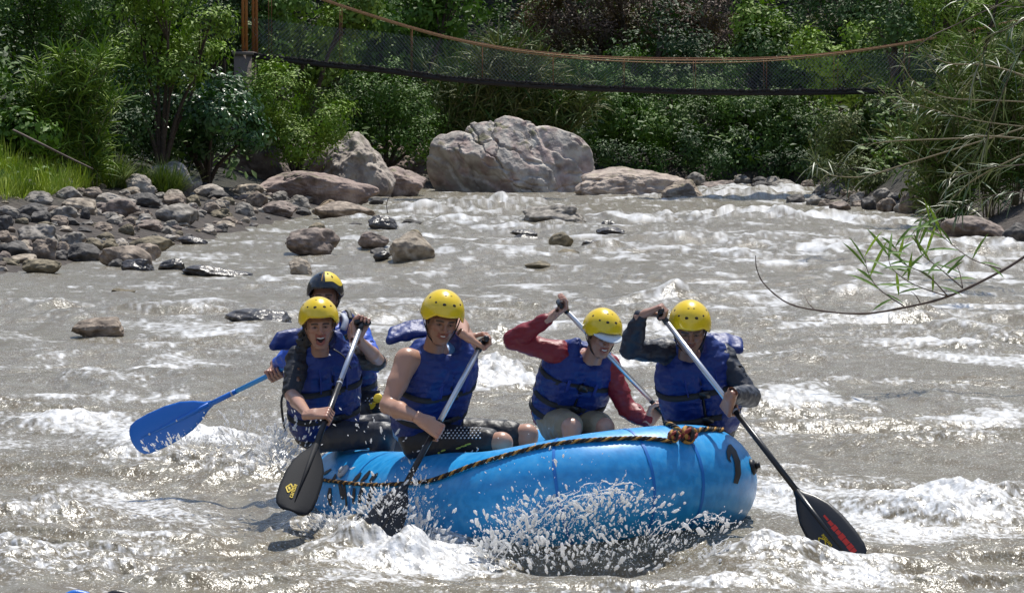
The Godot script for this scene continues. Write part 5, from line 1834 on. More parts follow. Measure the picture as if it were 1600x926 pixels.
func add_hand(out: Dictionary, at: Transform3D, right: bool, tone: Color, size := 1.0, grip := 1.0) -> void:
	if not hands.has(grip): hands[grip] = hand_field(grip)
	var f: Flesh = hands[grip]
	var b := at.basis
	var xf := Transform3D(Basis(b.x * (size if right else -size), b.y * size, b.z * size), at.origin)
	var red := Color(tone.r * 1.05, tone.g * 0.8, tone.b * 0.78)
	var light := Color(minf(tone.r * 1.25, 0.75), tone.g * 1.22, tone.b * 1.22)
	f.net(out, xf, func(p: Vector3, g: Vector3):
		var kn := smoothstep(0.012, 0.004, absf(p.y - 0.018)) * smoothstep(0.0, -0.03, p.z)
		var tip := smoothstep(0.012, 0.03, p.z)
		var gap := absf(fposmod((p.x + 0.044) / 0.022, 1.0) - 0.5)
		var c := tone.lerp(red, clampf(kn * 0.6 + tip * 0.5, 0, 1))
		if p.y > 0.0 and gap > 0.44: c = c.darkened(0.25)
		if p.z > 0.02 and g.z < -0.1 and p.y < -0.005: c = light
		return c)

# ---------------------------------------------------------------- heads: x to the person's left as seen from the front, y up, z out of the face
func head_field(open: float, smile: float, lean_jaw := 1.0) -> Flesh:
	var f := Flesh.new(Vector3(-0.10, -0.19, -0.12), Vector3(0.10, 0.135, 0.135), 0.004)
	f.ell(Vector3(0, 0.035, -0.015), Vector3(0.074, 0.088, 0.095), 0.02)
	f.ell(Vector3(0, -0.025, 0.028), Vector3(0.066, 0.080, 0.060), 0.03)
	var drop := open * 0.016
	f.ell(Vector3(0, -0.097 - drop, 0.060), Vector3(0.026 * lean_jaw, 0.020, 0.022), 0.025)
	for s in [-1.0, 1.0]:
		f.cone(Vector3(s * 0.059 * lean_jaw, -0.045, 0.0), Vector3(s * 0.020, -0.094 - drop, 0.052), 0.021, 0.019, 0.025)
		f.cone(Vector3(s * 0.012, 0.024, 0.084), Vector3(s * 0.046, 0.022, 0.066), 0.011, 0.010, 0.018)
		f.ell(Vector3(s * 0.041, -0.020 + smile * 0.006, 0.062 + smile * 0.004), Vector3(0.022, 0.019, 0.018), 0.02)
		f.ell(Vector3(s * 0.031, 0.002, 0.097), Vector3(0.018, 0.0085, 0.018), 0.010, Basis.IDENTITY, true)
	f.cone(Vector3(0, 0.014, 0.086), Vector3(0, -0.024, 0.106), 0.0085, 0.0125, 0.012)
	for s in [-1.0, 1.0]:
		f.ell(Vector3(s * 0.0125, -0.029, 0.097), Vector3(0.0085, 0.0075, 0.010), 0.006)
	# mouth
	var wide := 0.024 + smile * 0.006
	if open > 0.05:
		f.ell(Vector3(0, -0.064 - drop * 0.5, 0.092), Vector3(wide * 0.92, 0.006 + 0.014 * open, 0.030), 0.006, Basis.IDENTITY, true)
	for k in 5:
		var a := (k - 2) / 2.0
		var b := (k - 1) / 2.0
		if k == 4: break
		var za := 0.0865 - a * a * 0.013
		var zb := 0.0865 - b * b * 0.013
		var up := a * a * smile * 0.008
		var up2 := b * b * smile * 0.008
		f.cone(Vector3(a * wide, -0.0545 + up - a * a * 0.003, za), Vector3(b * wide, -0.0545 + up2 - b * b * 0.003, zb), 0.0052, 0.0052, 0.004)
		f.cone(Vector3(a * wide, -0.066 - drop * 1.5 * (1 - a * a) + up, za - 0.002), Vector3(b * wide, -0.066 - drop * 1.5 * (1 - b * b) + up2, zb - 0.002), 0.0062, 0.0062, 0.004)
	for s in [-1.0, 1.0]:
		f.ell(Vector3(s * 0.077, -0.004, -0.012), Vector3(0.009, 0.031, 0.019), 0.008, Basis(Vector3.UP, s * 0.35))
	f.cone(Vector3(0, -0.055, -0.018), Vector3(0, -0.185, -0.035), 0.052, 0.056, 0.03)
	return f

func face_paint(tone: Color, open: float, smile: float, stubble: float) -> Callable:
	var hair := Color(0.012, 0.009, 0.007)
	var lips := Color(tone.r * 0.85, tone.g * 0.5, tone.b * 0.5)
	var flush := Color(minf(tone.r * 1.08, 0.8), tone.g * 0.82, tone.b * 0.8)
	return func(p: Vector3, _g: Vector3):
		var c := tone
		var ax := absf(p.x)
		c = c.lerp(flush, smoothstep(0.03, 0.0, Vector3(ax - 0.042, p.y + 0.022, p.z - 0.07).length()) * 0.8)
		c = c.lerp(flush, smoothstep(0.022, 0.008, Vector3(p.x, p.y + 0.024, p.z - 0.106).length()) * 0.7)
		if p.z > 0.05:
			var brow := absf(p.y - (0.0185 + 0.004 * sin(clampf(ax / 0.05, 0, 1) * PI)))
			if ax > 0.012 and ax < 0.052: c = c.lerp(hair, smoothstep(0.0075, 0.004, brow) * 0.9)
			var lash := Vector2(ax - 0.031, (p.y - 0.001) * 2.4).length()
			c = c.lerp(tone.darkened(0.55), smoothstep(0.022, 0.012, lash) * 0.85)
			var m := p.y + 0.060 + open * 0.012 - ax * ax * smile * 12.0
			if ax < 0.03 and absf(m) < 0.013 + open * 0.018 and p.z > 0.068: c = c.lerp(lips, smoothstep(0.015 + open * 0.018, 0.008 + open * 0.014, absf(m)))
			if open > 0.05 and Vector3(p.x / 0.028, (p.y + 0.064 + open * 0.008) / (0.006 + 0.014 * open), 0).length() < 0.95 and p.z < 0.083: c = Color(0.05, 0.008, 0.008)
			elif open <= 0.05 and ax < 0.026 and absf(m) < 0.0022: c = Color(0.05, 0.012, 0.01)
		if stubble > 0.0 and p.y < -0.03 and p.z > 0.0 and p.y > -0.13:
			c = c.lerp(Color(0.05, 0.035, 0.03), stubble * smoothstep(-0.03, -0.06, p.y))
		if p.y > -0.03 and (p.z < -0.025 or p.y > 0.075): c = hair
		if p.y > -0.025 and ax > 0.066 and p.z < 0.02 and p.z > 0.004: c = hair
		return c

func helmet(o: Node3D, xf: Transform3D, shell: String, guide := false) -> void:
	# an open-eared paddling helmet: a lathed half shell with a low back, a rolled rim and dark plugs for the shade in its vents
	var cen := Vector3(0, 0.032, -0.008)
	var rad := Vector3(0.116, 0.128, 0.134)
	var rim_y := func(a: float) -> float:       # a: 0 at the brow, PI at the back
		var k := absf(wrapf(a, -PI, PI))
		return lerpf(0.060, 0.010, smoothstep(0.55, 1.15, k)) + lerpf(0.0, -0.040, smoothstep(1.7, 2.6, k)) + 0.012 * exp(-pow((k - 1.55) / 0.2, 2.0))
	var st := st_new()
	var na := 44
	var nr := 14
	var pt := func(a: float, f: float, r: float) -> Vector3:
		var top: float = acos(clampf((rim_y.call(a) - cen.y) / rad.y, -1, 1))
		var th := top * f
		var q := Vector3(sin(th) * sin(a), cos(th), sin(th) * cos(a))
		var flare := 1.0 + 0.025 * smoothstep(0.88, 1.0, f)
		return xf * (cen + q * rad * flare * r)
	for i in na:
		var a0 := TAU * i / na
		var a1 := TAU * (i + 1) / na
		for j in nr:
			quad(st, pt.call(a0, float(j) / nr, 1.0), pt.call(a1, float(j) / nr, 1.0), pt.call(a1, (j + 1.0) / nr, 1.0), pt.call(a0, (j + 1.0) / nr, 1.0))
			quad(st, pt.call(a1, float(j) / nr, 0.91), pt.call(a0, float(j) / nr, 0.91), pt.call(a0, (j + 1.0) / nr, 0.91), pt.call(a1, (j + 1.0) / nr, 0.91))
		quad(st, pt.call(a0, 1.0, 1.0), pt.call(a1, 1.0, 1.0), pt.call(a1, 1.0, 0.91), pt.call(a0, 1.0, 0.91))
	var h := part("helmet", done(st), M[shell], o)
	var vents := [[0.30, 0.62, 0.0135], [-0.30, 0.62, 0.0135], [0.34, 0.28, 0.010], [-0.34, 0.28, 0.010], [0.85, 0.55, 0.010], [-0.85, 0.55, 0.010], [1.5, 0.5, 0.011], [-1.5, 0.5, 0.011], [2.5, 0.45, 0.011], [-2.5, 0.45, 0.011]]
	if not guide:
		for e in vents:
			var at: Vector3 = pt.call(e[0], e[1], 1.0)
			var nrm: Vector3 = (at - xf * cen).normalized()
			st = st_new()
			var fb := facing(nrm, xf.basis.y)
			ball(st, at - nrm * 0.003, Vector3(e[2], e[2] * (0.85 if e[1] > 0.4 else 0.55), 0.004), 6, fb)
			part("vent_shade_plug", done(st), M.vent_dark, h)  # solid dark plug, coloured like the shade inside an open vent
	else:
		st = st_new()
		for i in 8:
			for j in 8:
				var a0 := 0.16 + 1.35 * i / 8
				var a1 := 0.16 + 1.35 * (i + 1) / 8
				var f0 := 0.10 + 0.64 * j / 8
				var f1 := 0.10 + 0.64 * (j + 1) / 8
				quad(st, pt.call(a0, f0, 1.012), pt.call(a1, f0, 1.012), pt.call(a1, f1, 1.012), pt.call(a0, f1, 1.012))
		part("panel", done(st), M.print_yellow, h)
		st = st_new()
		for j in 10:
			quad(st, pt.call(-0.09, 0.1 + 0.06 * j, 1.012), pt.call(-0.04, 0.1 + 0.06 * j, 1.012), pt.call(-0.04, 0.16 + 0.06 * j, 1.012), pt.call(-0.09, 0.16 + 0.06 * j, 1.012))
		part("stripe", done(st), M.rope_gold, h)
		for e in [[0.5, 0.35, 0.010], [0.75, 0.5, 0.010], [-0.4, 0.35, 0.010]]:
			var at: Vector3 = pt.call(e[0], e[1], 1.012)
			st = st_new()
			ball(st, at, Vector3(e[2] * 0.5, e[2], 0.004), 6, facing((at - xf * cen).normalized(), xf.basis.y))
			part("vent_shade_plug", done(st), M.vent_dark, h)
	st = st_new()
	for s in [-1.0, 1.0]:
		tube(st, smooth_path([xf * Vector3(s * 0.096, 0.03, 0.02), xf * Vector3(s * 0.085, -0.03, 0.024), xf * Vector3(s * 0.064, -0.085, 0.036), xf * Vector3(s * 0.02, -0.122, 0.05), xf * Vector3(0, -0.126, 0.052)], 4), [0.0075], 6, true, 0.5)
		tube(st, smooth_path([xf * Vector3(s * 0.098, 0.02, -0.03), xf * Vector3(s * 0.088, -0.03, -0.012), xf * Vector3(s * 0.074, -0.066, 0.03)], 4), [0.006], 6, true, 0.5)
	part("chin_strap", done(st), M.black_strap, h)

# ---------------------------------------------------------------- paddles
func paddle(label: String, a: Vector3, b: Vector3, blade_m: String, shaft_m: String, low_m: String, low_from: float, blade_len: float, half: float, bar: Vector3) -> Dictionary:
	# a: middle of the T grip, b: tip of the blade
	var y := (a - b).normalized()
	var toward := (EYE - b).normalized()
	var z := (toward - y * toward.dot(y)).normalized()
	var x := y.cross(z)
	var L := a.distance_to(b)
	var o := thing("paddle", label, "paddle", b, "paddles of the crew")
	o.basis = Basis(x, y, z)
	var st := st_new()
	tube(st, [Vector3(0, L * low_from, 0), Vector3(0, L - 0.02, 0)], [0.0155], 14)
	part("shaft", done(st), M[shaft_m], o)
	st = st_new()
	tube(st, [Vector3(0, blade_len * 0.97, 0), Vector3(0, L * low_from + 0.03, 0)], [0.0168], 14)
	part("lower_shaft", done(st), M[low_m], o)
	st = st_new()
	tube(st, [Vector3(0, L * low_from - 0.006, 0), Vector3(0, L * low_from + 0.006, 0)], [0.0176], 14)
	part("ring", done(st), M.pale_strap, o)
	# T grip
	var bl := (o.basis.inverse() * bar)
	bl.y *= 0.25
	bl = bl.normalized()
	st = st_new()
	tube(st, [Vector3(0, L - 0.075, 0), Vector3(0, L - 0.03, 0), Vector3(0, L, 0)], [0.019, 0.017, 0.018], 12)
	var g := []
	var gr := []
	for i in 9:
		var t := (i - 4) / 4.0
		g.append(Vector3(0, L - t * t * 0.006, 0) + bl * t * 0.056)
		gr.append(0.0165 + 0.0045 * t * t if absf(t) < 0.99 else 0.014)
	tube(st, g, gr, 12)
	part("grip", done(st), M.plastic_black, o)
	# blade
	st = st_new()
	var prof := [[1.0, 0.017], [0.93, 0.028], [0.82, 0.062], [0.68, 0.092], [0.5, 0.108], [0.3, 0.112], [0.14, 0.107], [0.06, 0.094], [0.02, 0.070], [0.0, 0.045]]
	var rows := []
	for e in prof:
		var w: float = e[1] * half / 0.112
		var ring := []
		for k in 13:
			var s := (k - 6) / 6.0
			var th := 0.0085 * (1.0 - s * s * 0.65)
			ring.append([Vector3(s * w, e[0] * blade_len, th * 0.5 - 0.014 * s * s), Vector3(s * w, e[0] * blade_len, -th * 0.5 - 0.014 * s * s)])
		rows.append(ring)
	for i in rows.size() - 1:
		for k in 12:
			quad(st, rows[i][k][0], rows[i][k + 1][0], rows[i + 1][k + 1][0], rows[i + 1][k][0])
			quad(st, rows[i][k + 1][1], rows[i][k][1], rows[i + 1][k][1], rows[i + 1][k + 1][1])
		quad(st, rows[i][0][1], rows[i][0][0], rows[i + 1][0][0], rows[i + 1][0][1])
		quad(st, rows[i][12][0], rows[i][12][1], rows[i + 1][12][1], rows[i + 1][12][0])
	for k in 12:
		quad(st, rows[-1][k][0], rows[-1][k + 1][0], rows[-1][k + 1][1], rows[-1][k][1])
	var bd := part("blade", done(st), M[blade_m], o)
	st = st_new()
	tube(st, [Vector3(0, blade_len * 0.99, 0.0), Vector3(0, blade_len * 0.6, 0.004), Vector3(0, blade_len * 0.12, 0.003)], [0.0165, 0.013, 0.003], 10)
	part("spine", done(st), M[blade_m], bd)
	return {"o": o, "blade": bd, "a": a, "b": b, "len": blade_len, "half": half, "x": x, "y": y, "z": z}

func mark(bd: Node3D, called: String, pts: Array, w: float, m: String, closed := false) -> void:
	# a printed line on the face of a blade: x across, y up from the tip
	var st := st_new()
	var n := pts.size()
	for i in (n if closed else n - 1):
		var p := Vector2(pts[i][0], pts[i][1])
		var q := Vector2(pts[(i + 1) % n][0], pts[(i + 1) % n][1])
		var s := (q - p).orthogonal().normalized() * w * 0.5
		var zz := func(u: Vector2) -> float: return 0.0062 - 0.014 * pow(u.x / 0.115, 2.0)
		quad(st, Vector3(p.x - s.x, p.y - s.y, zz.call(p)), Vector3(p.x + s.x, p.y + s.y, zz.call(p)), Vector3(q.x + s.x, q.y + s.y, zz.call(q)), Vector3(q.x - s.x, q.y - s.y, zz.call(q)))
	part(called, done(st), M[m], bd)

func word(bd: Node3D, text: String, at: Vector3, h: float, m: String, turn: float) -> void:
	var t := TextMesh.new()
	var f := SystemFont.new()
	f.font_names = PackedStringArray(["Droid Sans"])
	f.font_weight = 700
	t.font = f
	t.text = text
	t.font_size = 32
	t.pixel_size = h / 32.0
	t.depth = 0.0015
	t.horizontal_alignment = HORIZONTAL_ALIGNMENT_LEFT
	t.vertical_alignment = VERTICAL_ALIGNMENT_BOTTOM
	var o := part("lettering", t, M[m], bd)
	o.transform = Transform3D(Basis(Vector3.BACK, turn), at + Vector3(0, 0, 0.0072))

# ---------------------------------------------------------------- the crew
func reach(from: Vector3, px: float, py: float, length: float, near: bool) -> Vector3:
	# the point on that sight line at that bone's length from the joint
	var r := ray(px, py).normalized()
	var oc := EYE - from
	var b := oc.dot(r)
	var disc := b * b - oc.length_squared() + length * length
	if disc <= 0.0:
		var q := EYE + r * -b
		return from + (q - from).normalized() * length
	return EYE + r * (-b + (-sqrt(disc) if near else sqrt(disc)))

func on_line(a: Vector3, b: Vector3, px: float, py: float) -> Vector3:
	var best := a
	var least := 1e9
	for i in 200:
		var p := a.lerp(b, i / 199.0)
		var q := to_pixel(p)
		var d := Vector2(q.x - px, q.y - py).length()
		if d < least:
			least = d
			best = p
	return best

func hand_frame(at: Vector3, bar: Vector3, wrist_dir: Vector3) -> Transform3D:
	# bar: where the thumb side points; wrist_dir: from the grip towards the wrist
	var x := bar.normalized()
	var y := (-wrist_dir - x * (-wrist_dir).dot(x)).normalized()
	return Transform3D(Basis(x, y, x.cross(y)), at)

func person(c: Dictionary) -> void:
	var k: float = c.get("size", 1.0)
	var pelvis: Vector3 = c.pelvis
	var neck: Vector3 = c.neck
	var up := (neck - pelvis).normalized()
	var sr: Vector3 = c.sr                   # right and left shoulders (right is on the picture's left)
	var sl: Vector3 = c.sl
	var lat := (sl - sr)
	lat = (lat - up * lat.dot(up)).normalized()
	var fwd := lat.cross(up).normalized()
	var T := pelvis.distance_to(neck)
	var tone: Color = c.tone
	# arms
	var arms := []
	for s in 2:
		var sh: Vector3 = [sr, sl][s]
		var gp: Vector3 = [c.grip_r, c.grip_l][s]
		var bar: Vector3 = [c.bar_r, c.bar_l][s]
		if s == 1: bar = -bar
		var e: Array = [c.elbow_r, c.elbow_l][s]
		var el := reach(sh, e[0], e[1], 0.285 * k, e[2])
		var wd := (el - gp)
		if c.has(["wrist_r", "wrist_l"][s]):
			var wq: Array = c[["wrist_r", "wrist_l"][s]]
			wd = reach(gp, wq[0], wq[1], 0.1, wq[2]) - gp
		var hf := hand_frame(gp, bar, wd)
		var flip: float = [c.get("roll_r", 1.0), c.get("roll_l", 1.0)][s]
		if flip < 0.0:      # back of the hand on the other side of the bar
			hf.basis = Basis(-hf.basis.x, hf.basis.y, -hf.basis.z)
		hf.basis = hf.basis.scaled_local(Vector3.ONE)
		var wr: Vector3 = hf * (Vector3(0, -0.10, -0.036) * 1.06 * k)
		arms.append([sh, el, wr, hf])
	# legs
	var legs := []
	for l in c.legs:
		legs.append([l[0], l[1], l[2]])
	# ---- the body: one continuous skin
	var all := [pelvis, neck, sr, sl, c.head.origin]
	for a in arms: all.append_array([a[1], a[2]])
	for l in legs: all.append_array(l)
	var bb := box_of(all, 0.16)
	var f := Flesh.new(bb[0], bb[1], 0.0125)
	var torso := func(g: Flesh, extra: float, from: float, to: float) -> void:
		for e in [[0.0, 0.085, 0.098], [0.25, 0.075, 0.098], [0.5, 0.08, 0.102], [0.75, 0.09, 0.105], [0.93, 0.08, 0.082]]:
			if e[0] < from or e[0] > to: continue
			var q: Vector3 = pelvis + up * T * e[0]
			var hw: float = e[1] * k * c.get("girth", 1.0)
			var r: float = (e[2] + extra) * k
			g.cone(q - lat * hw, q + lat * hw, r, r, 0.05)
	torso.call(f, 0.0, 0.0, 1.0)
	f.cone(neck - up * 0.04, c.head * Vector3(0, -0.14, -0.03), 0.058 * k, 0.053 * k, 0.03)
	var mus: float = c.get("muscle", 1.0)
	for s in 2:
		var a: Array = arms[s]
		f.cone(neck - up * 0.035 + lat * (0.05 if s else -0.05), a[0], 0.05 * k, 0.055 * k * mus, 0.04)
		f.cone(a[0], a[0].lerp(a[1], 0.5), 0.057 * k * mus, 0.049 * k * mus, 0.03)
		f.cone(a[0].lerp(a[1], 0.5), a[1], 0.047 * k * mus, 0.039 * k * mus, 0.02)
		f.cone(a[1], a[1].lerp(a[2], 0.35), 0.039 * k * mus, 0.042 * k * mus, 0.02)
		f.cone(a[1].lerp(a[2], 0.35), a[2], 0.041 * k * mus, 0.0265 * k, 0.02)
	for l in legs:
		f.cone(l[0], l[1], 0.082 * k, 0.056 * k, 0.03)
		f.ell(l[1], Vector3.ONE * 0.057 * k, 0.02)
		f.cone(l[1], l[1].lerp(l[2], 0.35), 0.052 * k, 0.053 * k, 0.02)
		f.cone(l[1].lerp(l[2], 0.35), l[2], 0.053 * k, 0.036 * k, 0.02)
		f.cone(l[2] + Vector3(0, -0.03, 0), l[2] + Vector3(0.02, -0.06, 0.14), 0.036 * k, 0.03 * k, 0.02)
	var out := flesh_out()
	var light := Color(minf(tone.r * 1.06, 0.8), tone.g * 1.03, tone.b * 1.02)
	var tn := noise(17, 9.0, 3)
	f.net(out, Transform3D.IDENTITY, func(p: Vector3, _g: Vector3): return tone.lerp(light, 0.5 + tn.get_noise_3dv(p)))
	for s in 2:
		add_hand(out, arms[s][3], s == 0, tone, 1.06 * k, [c.get("grip_amount_r", 1.0), c.get("grip_amount_l", 1.0)][s])
	var hx: Transform3D = c.head
	var hf := head_field(c.open, c.smile, c.get("jaw", 1.0))
	hf.net(out, hx, face_paint(c.face, c.open, c.smile, c.get("stubble", 0.0)))  # face colour is the skin darkened for the shade under the helmet
	var o := part("person", flesh_mesh(out), M.skin)
	tag(o, c.label, "person", "the raft crew")
	# eyes, teeth, hair
	for s in [-1.0, 1.0]:
		var st := st_new()
		var ec := Vector3(s * 0.0305, 0.0012, 0.0712)
		st.set_color(Color(0.16, 0.13, 0.11))
		ball(st, hx * ec, Vector3(0.0125, 0.005, 0.0125), 6, hx.basis.orthonormalized())
		st.set_color(Color(0.015, 0.008, 0.006))
		ball(st, hx * (ec + Vector3(0, -0.001, 0.0082)), Vector3(0.006, 0.0036, 0.006), 5, hx.basis.orthonormalized())
		part("eye", done(st), M.eye, o)
	if c.get("teeth", 0.0) > 0.0:
		var st := st_new()
		for i in 8:
			var x0 := (i - 4) * 0.0056
			var x1 := (i - 3) * 0.0056
			var z0 := 0.0885 - x0 * x0 * 16.0
			var z1 := 0.0885 - x1 * x1 * 16.0
			var yt: float = -0.0575 + c.get("teeth_y", 0.0)
			var yb: float = yt - 0.0105 * minf(1.0, c.open * 0.6 + 0.4)
			quad(st, hx * Vector3(x0, yt + x0 * x0 * 6.0, z0), hx * Vector3(x1, yt + x1 * x1 * 6.0, z1), hx * Vector3(x1 * 0.96, yb + x1 * x1 * 10.0, z1 - 0.001), hx * Vector3(x0 * 0.96, yb + x0 * x0 * 10.0, z0 - 0.001))
		part("teeth", done(st), M.teeth, o)
	if c.get("long_hair", false):
		var hb := box_of([hx * Vector3(-0.06, 0.02, -0.08), hx * Vector3(-0.13, -0.17, -0.06)], 0.12)
		var hh := Flesh.new(hb[0], hb[1], 0.009)
		hh.cone(hx * Vector3(0, 0.0, -0.07), hx * Vector3(-0.05, -0.10, -0.075), 0.06, 0.055, 0.03)
		hh.cone(hx * Vector3(-0.05, -0.10, -0.075), hx * Vector3(-0.11, -0.17, -0.04), 0.055, 0.028, 0.03)
		hh.crumple(noise(5, 24.0, 2), 0.02)
		var ho := flesh_out()
		hh.net(ho, Transform3D.IDENTITY, func(_p, _g): return Color.WHITE)
		part("hair", flesh_mesh(ho), M.hair, o)
	helmet(o, Transform3D(hx.basis * Basis(Vector3.RIGHT, c.get("tip", 0.0)), hx.origin), c.helmet, c.get("guide", false))
	if c.get("visor", false):
		var st := st_new()
		for i in 12:
			for j in 4:
				var q := []
				for e in [[0, 0], [1, 0], [1, 1], [0, 1]]:
					var a: float = -1.0 + 2.0 * (i + e[0]) / 12.0
					var w: float = (j + e[1]) / 4.0
					q.append(hx * Vector3(sin(a) * (0.10 + w * 0.012), 0.052 - w * 0.024 - 0.006 * cos(a * 2.0) * w, cos(a) * (0.115 + w * 0.065) - 0.012))
				quad(st, q[0], q[1], q[2], q[3])
				quad(st, q[1] + hx.basis.y * -0.004, q[0] + hx.basis.y * -0.004, q[3] + hx.basis.y * -0.004, q[2] + hx.basis.y * -0.004)
		part("cap_visor", done(st), M.visor, o)
	# ---- clothes
	var cr := noise(23 + int(pelvis.x * 100.0), 9.0, 3)
	if c.has("shirt"):
		var sb := box_of([pelvis, neck, sr, sl, arms[0][1], arms[1][1], arms[0][2], arms[1][2]], 0.15)
		var g := Flesh.new(sb[0], sb[1], 0.0125)
		torso.call(g, 0.012, 0.0, 1.0)
		for s in 2:
			var a: Array = arms[s]
			var to: float = c.sleeve
			if to <= 0.0: continue
			g.cone(neck - up * 0.05 + lat * (0.05 if s else -0.05), a[0], 0.05 * k, 0.066 * k * mus, 0.04)
			if to <= 0.0: continue
			var e1: Vector3 = a[0].lerp(a[1], minf(to, 1.0))
			g.cone(a[0], e1, 0.068 * k * mus, 0.053 * k * mus, 0.03)
			if to > 1.0:
				var e2: Vector3 = a[1].lerp(a[2], to - 1.0)
				g.cone(a[1], a[1].lerp(a[2], 0.35), 0.053 * k * mus, 0.053 * k * mus, 0.02)
				g.cone(a[1].lerp(a[2], 0.35), e2, 0.053 * k * mus, 0.037 * k, 0.02)
		g.crumple(cr, 0.012, Vector3(1, 2.2, 1))
		var so := flesh_out()
		g.net(so, Transform3D.IDENTITY, func(_p, _g): return Color.WHITE)
		part("shirt", flesh_mesh(so), M[c.shirt], o)
	if c.has("shorts"):
		var pts := [pelvis]
		for l in legs: pts.append_array([l[0], l[0].lerp(l[1], minf(c.short_len, 1.0))])
		if c.short_len > 1.0:
			for l in legs: pts.append_array([l[1], l[2]])
		var sb := box_of(pts, 0.17)
		var g := Flesh.new(sb[0], sb[1], 0.0125)
		torso.call(g, 0.012, 0.0, 0.3)
		for l in legs:
			var e1: Vector3 = l[0].lerp(l[1], minf(c.short_len, 1.0))
			var loose: float = c.get("loose", 0.02)
			g.cone(l[0], e1, (0.084 + loose) * k, (0.058 + loose) * k, 0.03)
			if c.short_len > 1.0:
				g.cone(l[1], l[1].lerp(l[2], 0.35), (0.054 + loose) * k, (0.055 + loose) * k, 0.02)
				g.cone(l[1].lerp(l[2], 0.35), l[2], (0.055 + loose) * k, (0.04 + loose) * k, 0.02)
		g.crumple(cr, 0.007, Vector3(1.4, 1.4, 1.4))
		var so := flesh_out()
		g.net(so, Transform3D.IDENTITY, func(_p, _g): return Color.WHITE)
		var sh := part("shorts" if c.short_len < 1.0 else "leggings", flesh_mesh(so), M[c.shorts], o)
		if c.has("dots"):
			for l in c.dots:
				for e in l[3]:
					var w := P(e[0], e[1], l[2])
					var st := st_new()
					var leg: Array = legs[l[0]]
					var ax: Vector3 = (leg[1] - leg[0]).normalized()
					var cc: Vector3 = leg[0] + ax * (w - leg[0]).dot(ax)
					var t := clampf((w - leg[0]).dot(ax) / leg[0].distance_to(leg[1]), 0, 1)
					var nn := (EYE - w).normalized()
					var off := w - cc
					off -= nn * off.dot(nn)
					var r := lerpf(0.084 + c.loose, 0.058 + c.loose, t) * k + 0.006
					if off.length() > r * 0.97: continue
					var p := cc + off + nn * sqrt(r * r - off.length_squared())
					ball(st, p, Vector3(e[2], e[3], 0.003), 4, facing((p - cc).normalized(), ax) * Basis(Vector3.BACK, e[4]))
					part("print_mark", done(st), M[l[1]], sh)
	# ---- life vest
	var vb := box_of([pelvis, neck + up * 0.1, sr, sl], 0.16)
	var g := Flesh.new(vb[0], vb[1], 0.011)
	var sec := [[0.10, 0.088, 0.128], [0.28, 0.086, 0.134], [0.46, 0.088, 0.138], [0.64, 0.092, 0.142], [0.80, 0.092, 0.138], [0.92, 0.080, 0.112]]
	var gir: float = c.get("girth", 1.0)
	for e in sec:
		var q: Vector3 = pelvis + up * T * e[0]
		g.cone(q - lat * e[1] * k * gir, q + lat * e[1] * k * gir, e[2] * k, e[2] * k, 0.04)
	for s in [-1.0, 1.0]:
		var q: Vector3 = pelvis + up * T
		g.cone(q + lat * s * 0.092 * k - up * 0.045 + fwd * 0.088, q + lat * s * 0.078 * k + up * 0.085 + fwd * 0.02, 0.058 * k, 0.040 * k, 0.03)
		g.cone(q + lat * s * 0.078 * k + up * 0.085 + fwd * 0.02, q + lat * s * 0.09 * k - up * 0.06 - fwd * 0.09, 0.045 * k, 0.05 * k, 0.03)
	g.cone(pelvis + up * (T + 0.0) - fwd * 0.10 - lat * 0.08, pelvis + up * (T + 0.0) - fwd * 0.10 + lat * 0.08, 0.045, 0.045, 0.03)
	# neck opening and the seam between the two front panels
	g.cone(neck - up * 0.02 + fwd * 0.075 - lat * 0.05, neck - up * 0.02 + fwd * 0.075 + lat * 0.05, 0.06 * k, 0.06 * k, 0.03)
	g.ell(neck + up * 0.10 + fwd * 0.035, Vector3.ONE * 0.070 * k, 0.02, Basis.IDENTITY, true)
	var front := func(t: float) -> Vector3: return pelvis + up * T * t + fwd * 0.142 * k
	for i in 12:
		g.ell(front.call(0.08 + i * 0.07), Vector3(0.011, 0.03, 0.016), 0.012, Basis(lat, up, fwd), true)
	g.crumple(cr, 0.011, Vector3(0.7, 2.2, 0.7))
	g.crumple(noise(61 + int(neck.x * 50.0), 26.0, 2), 0.004)
	var vo := flesh_out()
	g.net(vo, Transform3D.IDENTITY, func(_p, _g): return Color.WHITE)
	var vest := part("life_vest", flesh_mesh(vo), M.vest_blue, o)
	for bt in c.get("belts", [0.24, 0.62]):
		var st := st_new()
		var e0: Array = sec[0]
		var hw := 0.0
		var r := 0.0
		for i in sec.size() - 1:
			if bt >= sec[i][0] and bt <= sec[i + 1][0]:
				var u: float = (bt - sec[i][0]) / (sec[i + 1][0] - sec[i][0])
				hw = lerpf(sec[i][1], sec[i + 1][1], u) * k * gir
				r = lerpf(sec[i][2], sec[i + 1][2], u) * k + 0.0155
		var ring := []
		for i in 32:
			var a := TAU * i / 32
			var x := cos(a)
			ring.append(pelvis + up * T * bt + lat * (signf(x) * hw * smoothstep(0.0, 0.3, absf(x)) + x * r) + fwd * sin(a) * r)
		for i in 32:
			var p0: Vector3 = ring[i]
			var p1: Vector3 = ring[(i + 1) % 32]
			quad(st, p0 - up * 0.019, p1 - up * 0.019, p1 + up * 0.019, p0 + up * 0.019)
			quad(st, p0 + up * 0.019, p1 + up * 0.019, p1 + up * 0.019 + (pelvis - p1) * 0.02, p0 + up * 0.019 + (pelvis - p0) * 0.02)
		var belt := part("strap", done(st), M.black_strap, vest)
		st = st_new()
		box(st, Transform3D(Basis(lat, up, fwd), pelvis + up * T * bt + fwd * (r + 0.006) + lat * 0.01), Vector3(0.03, 0.022, 0.007))
		part("buckle", done(st), M.buckle, vest)
	# webbing over the shoulders and the closing down the front
	var zip := st_new()
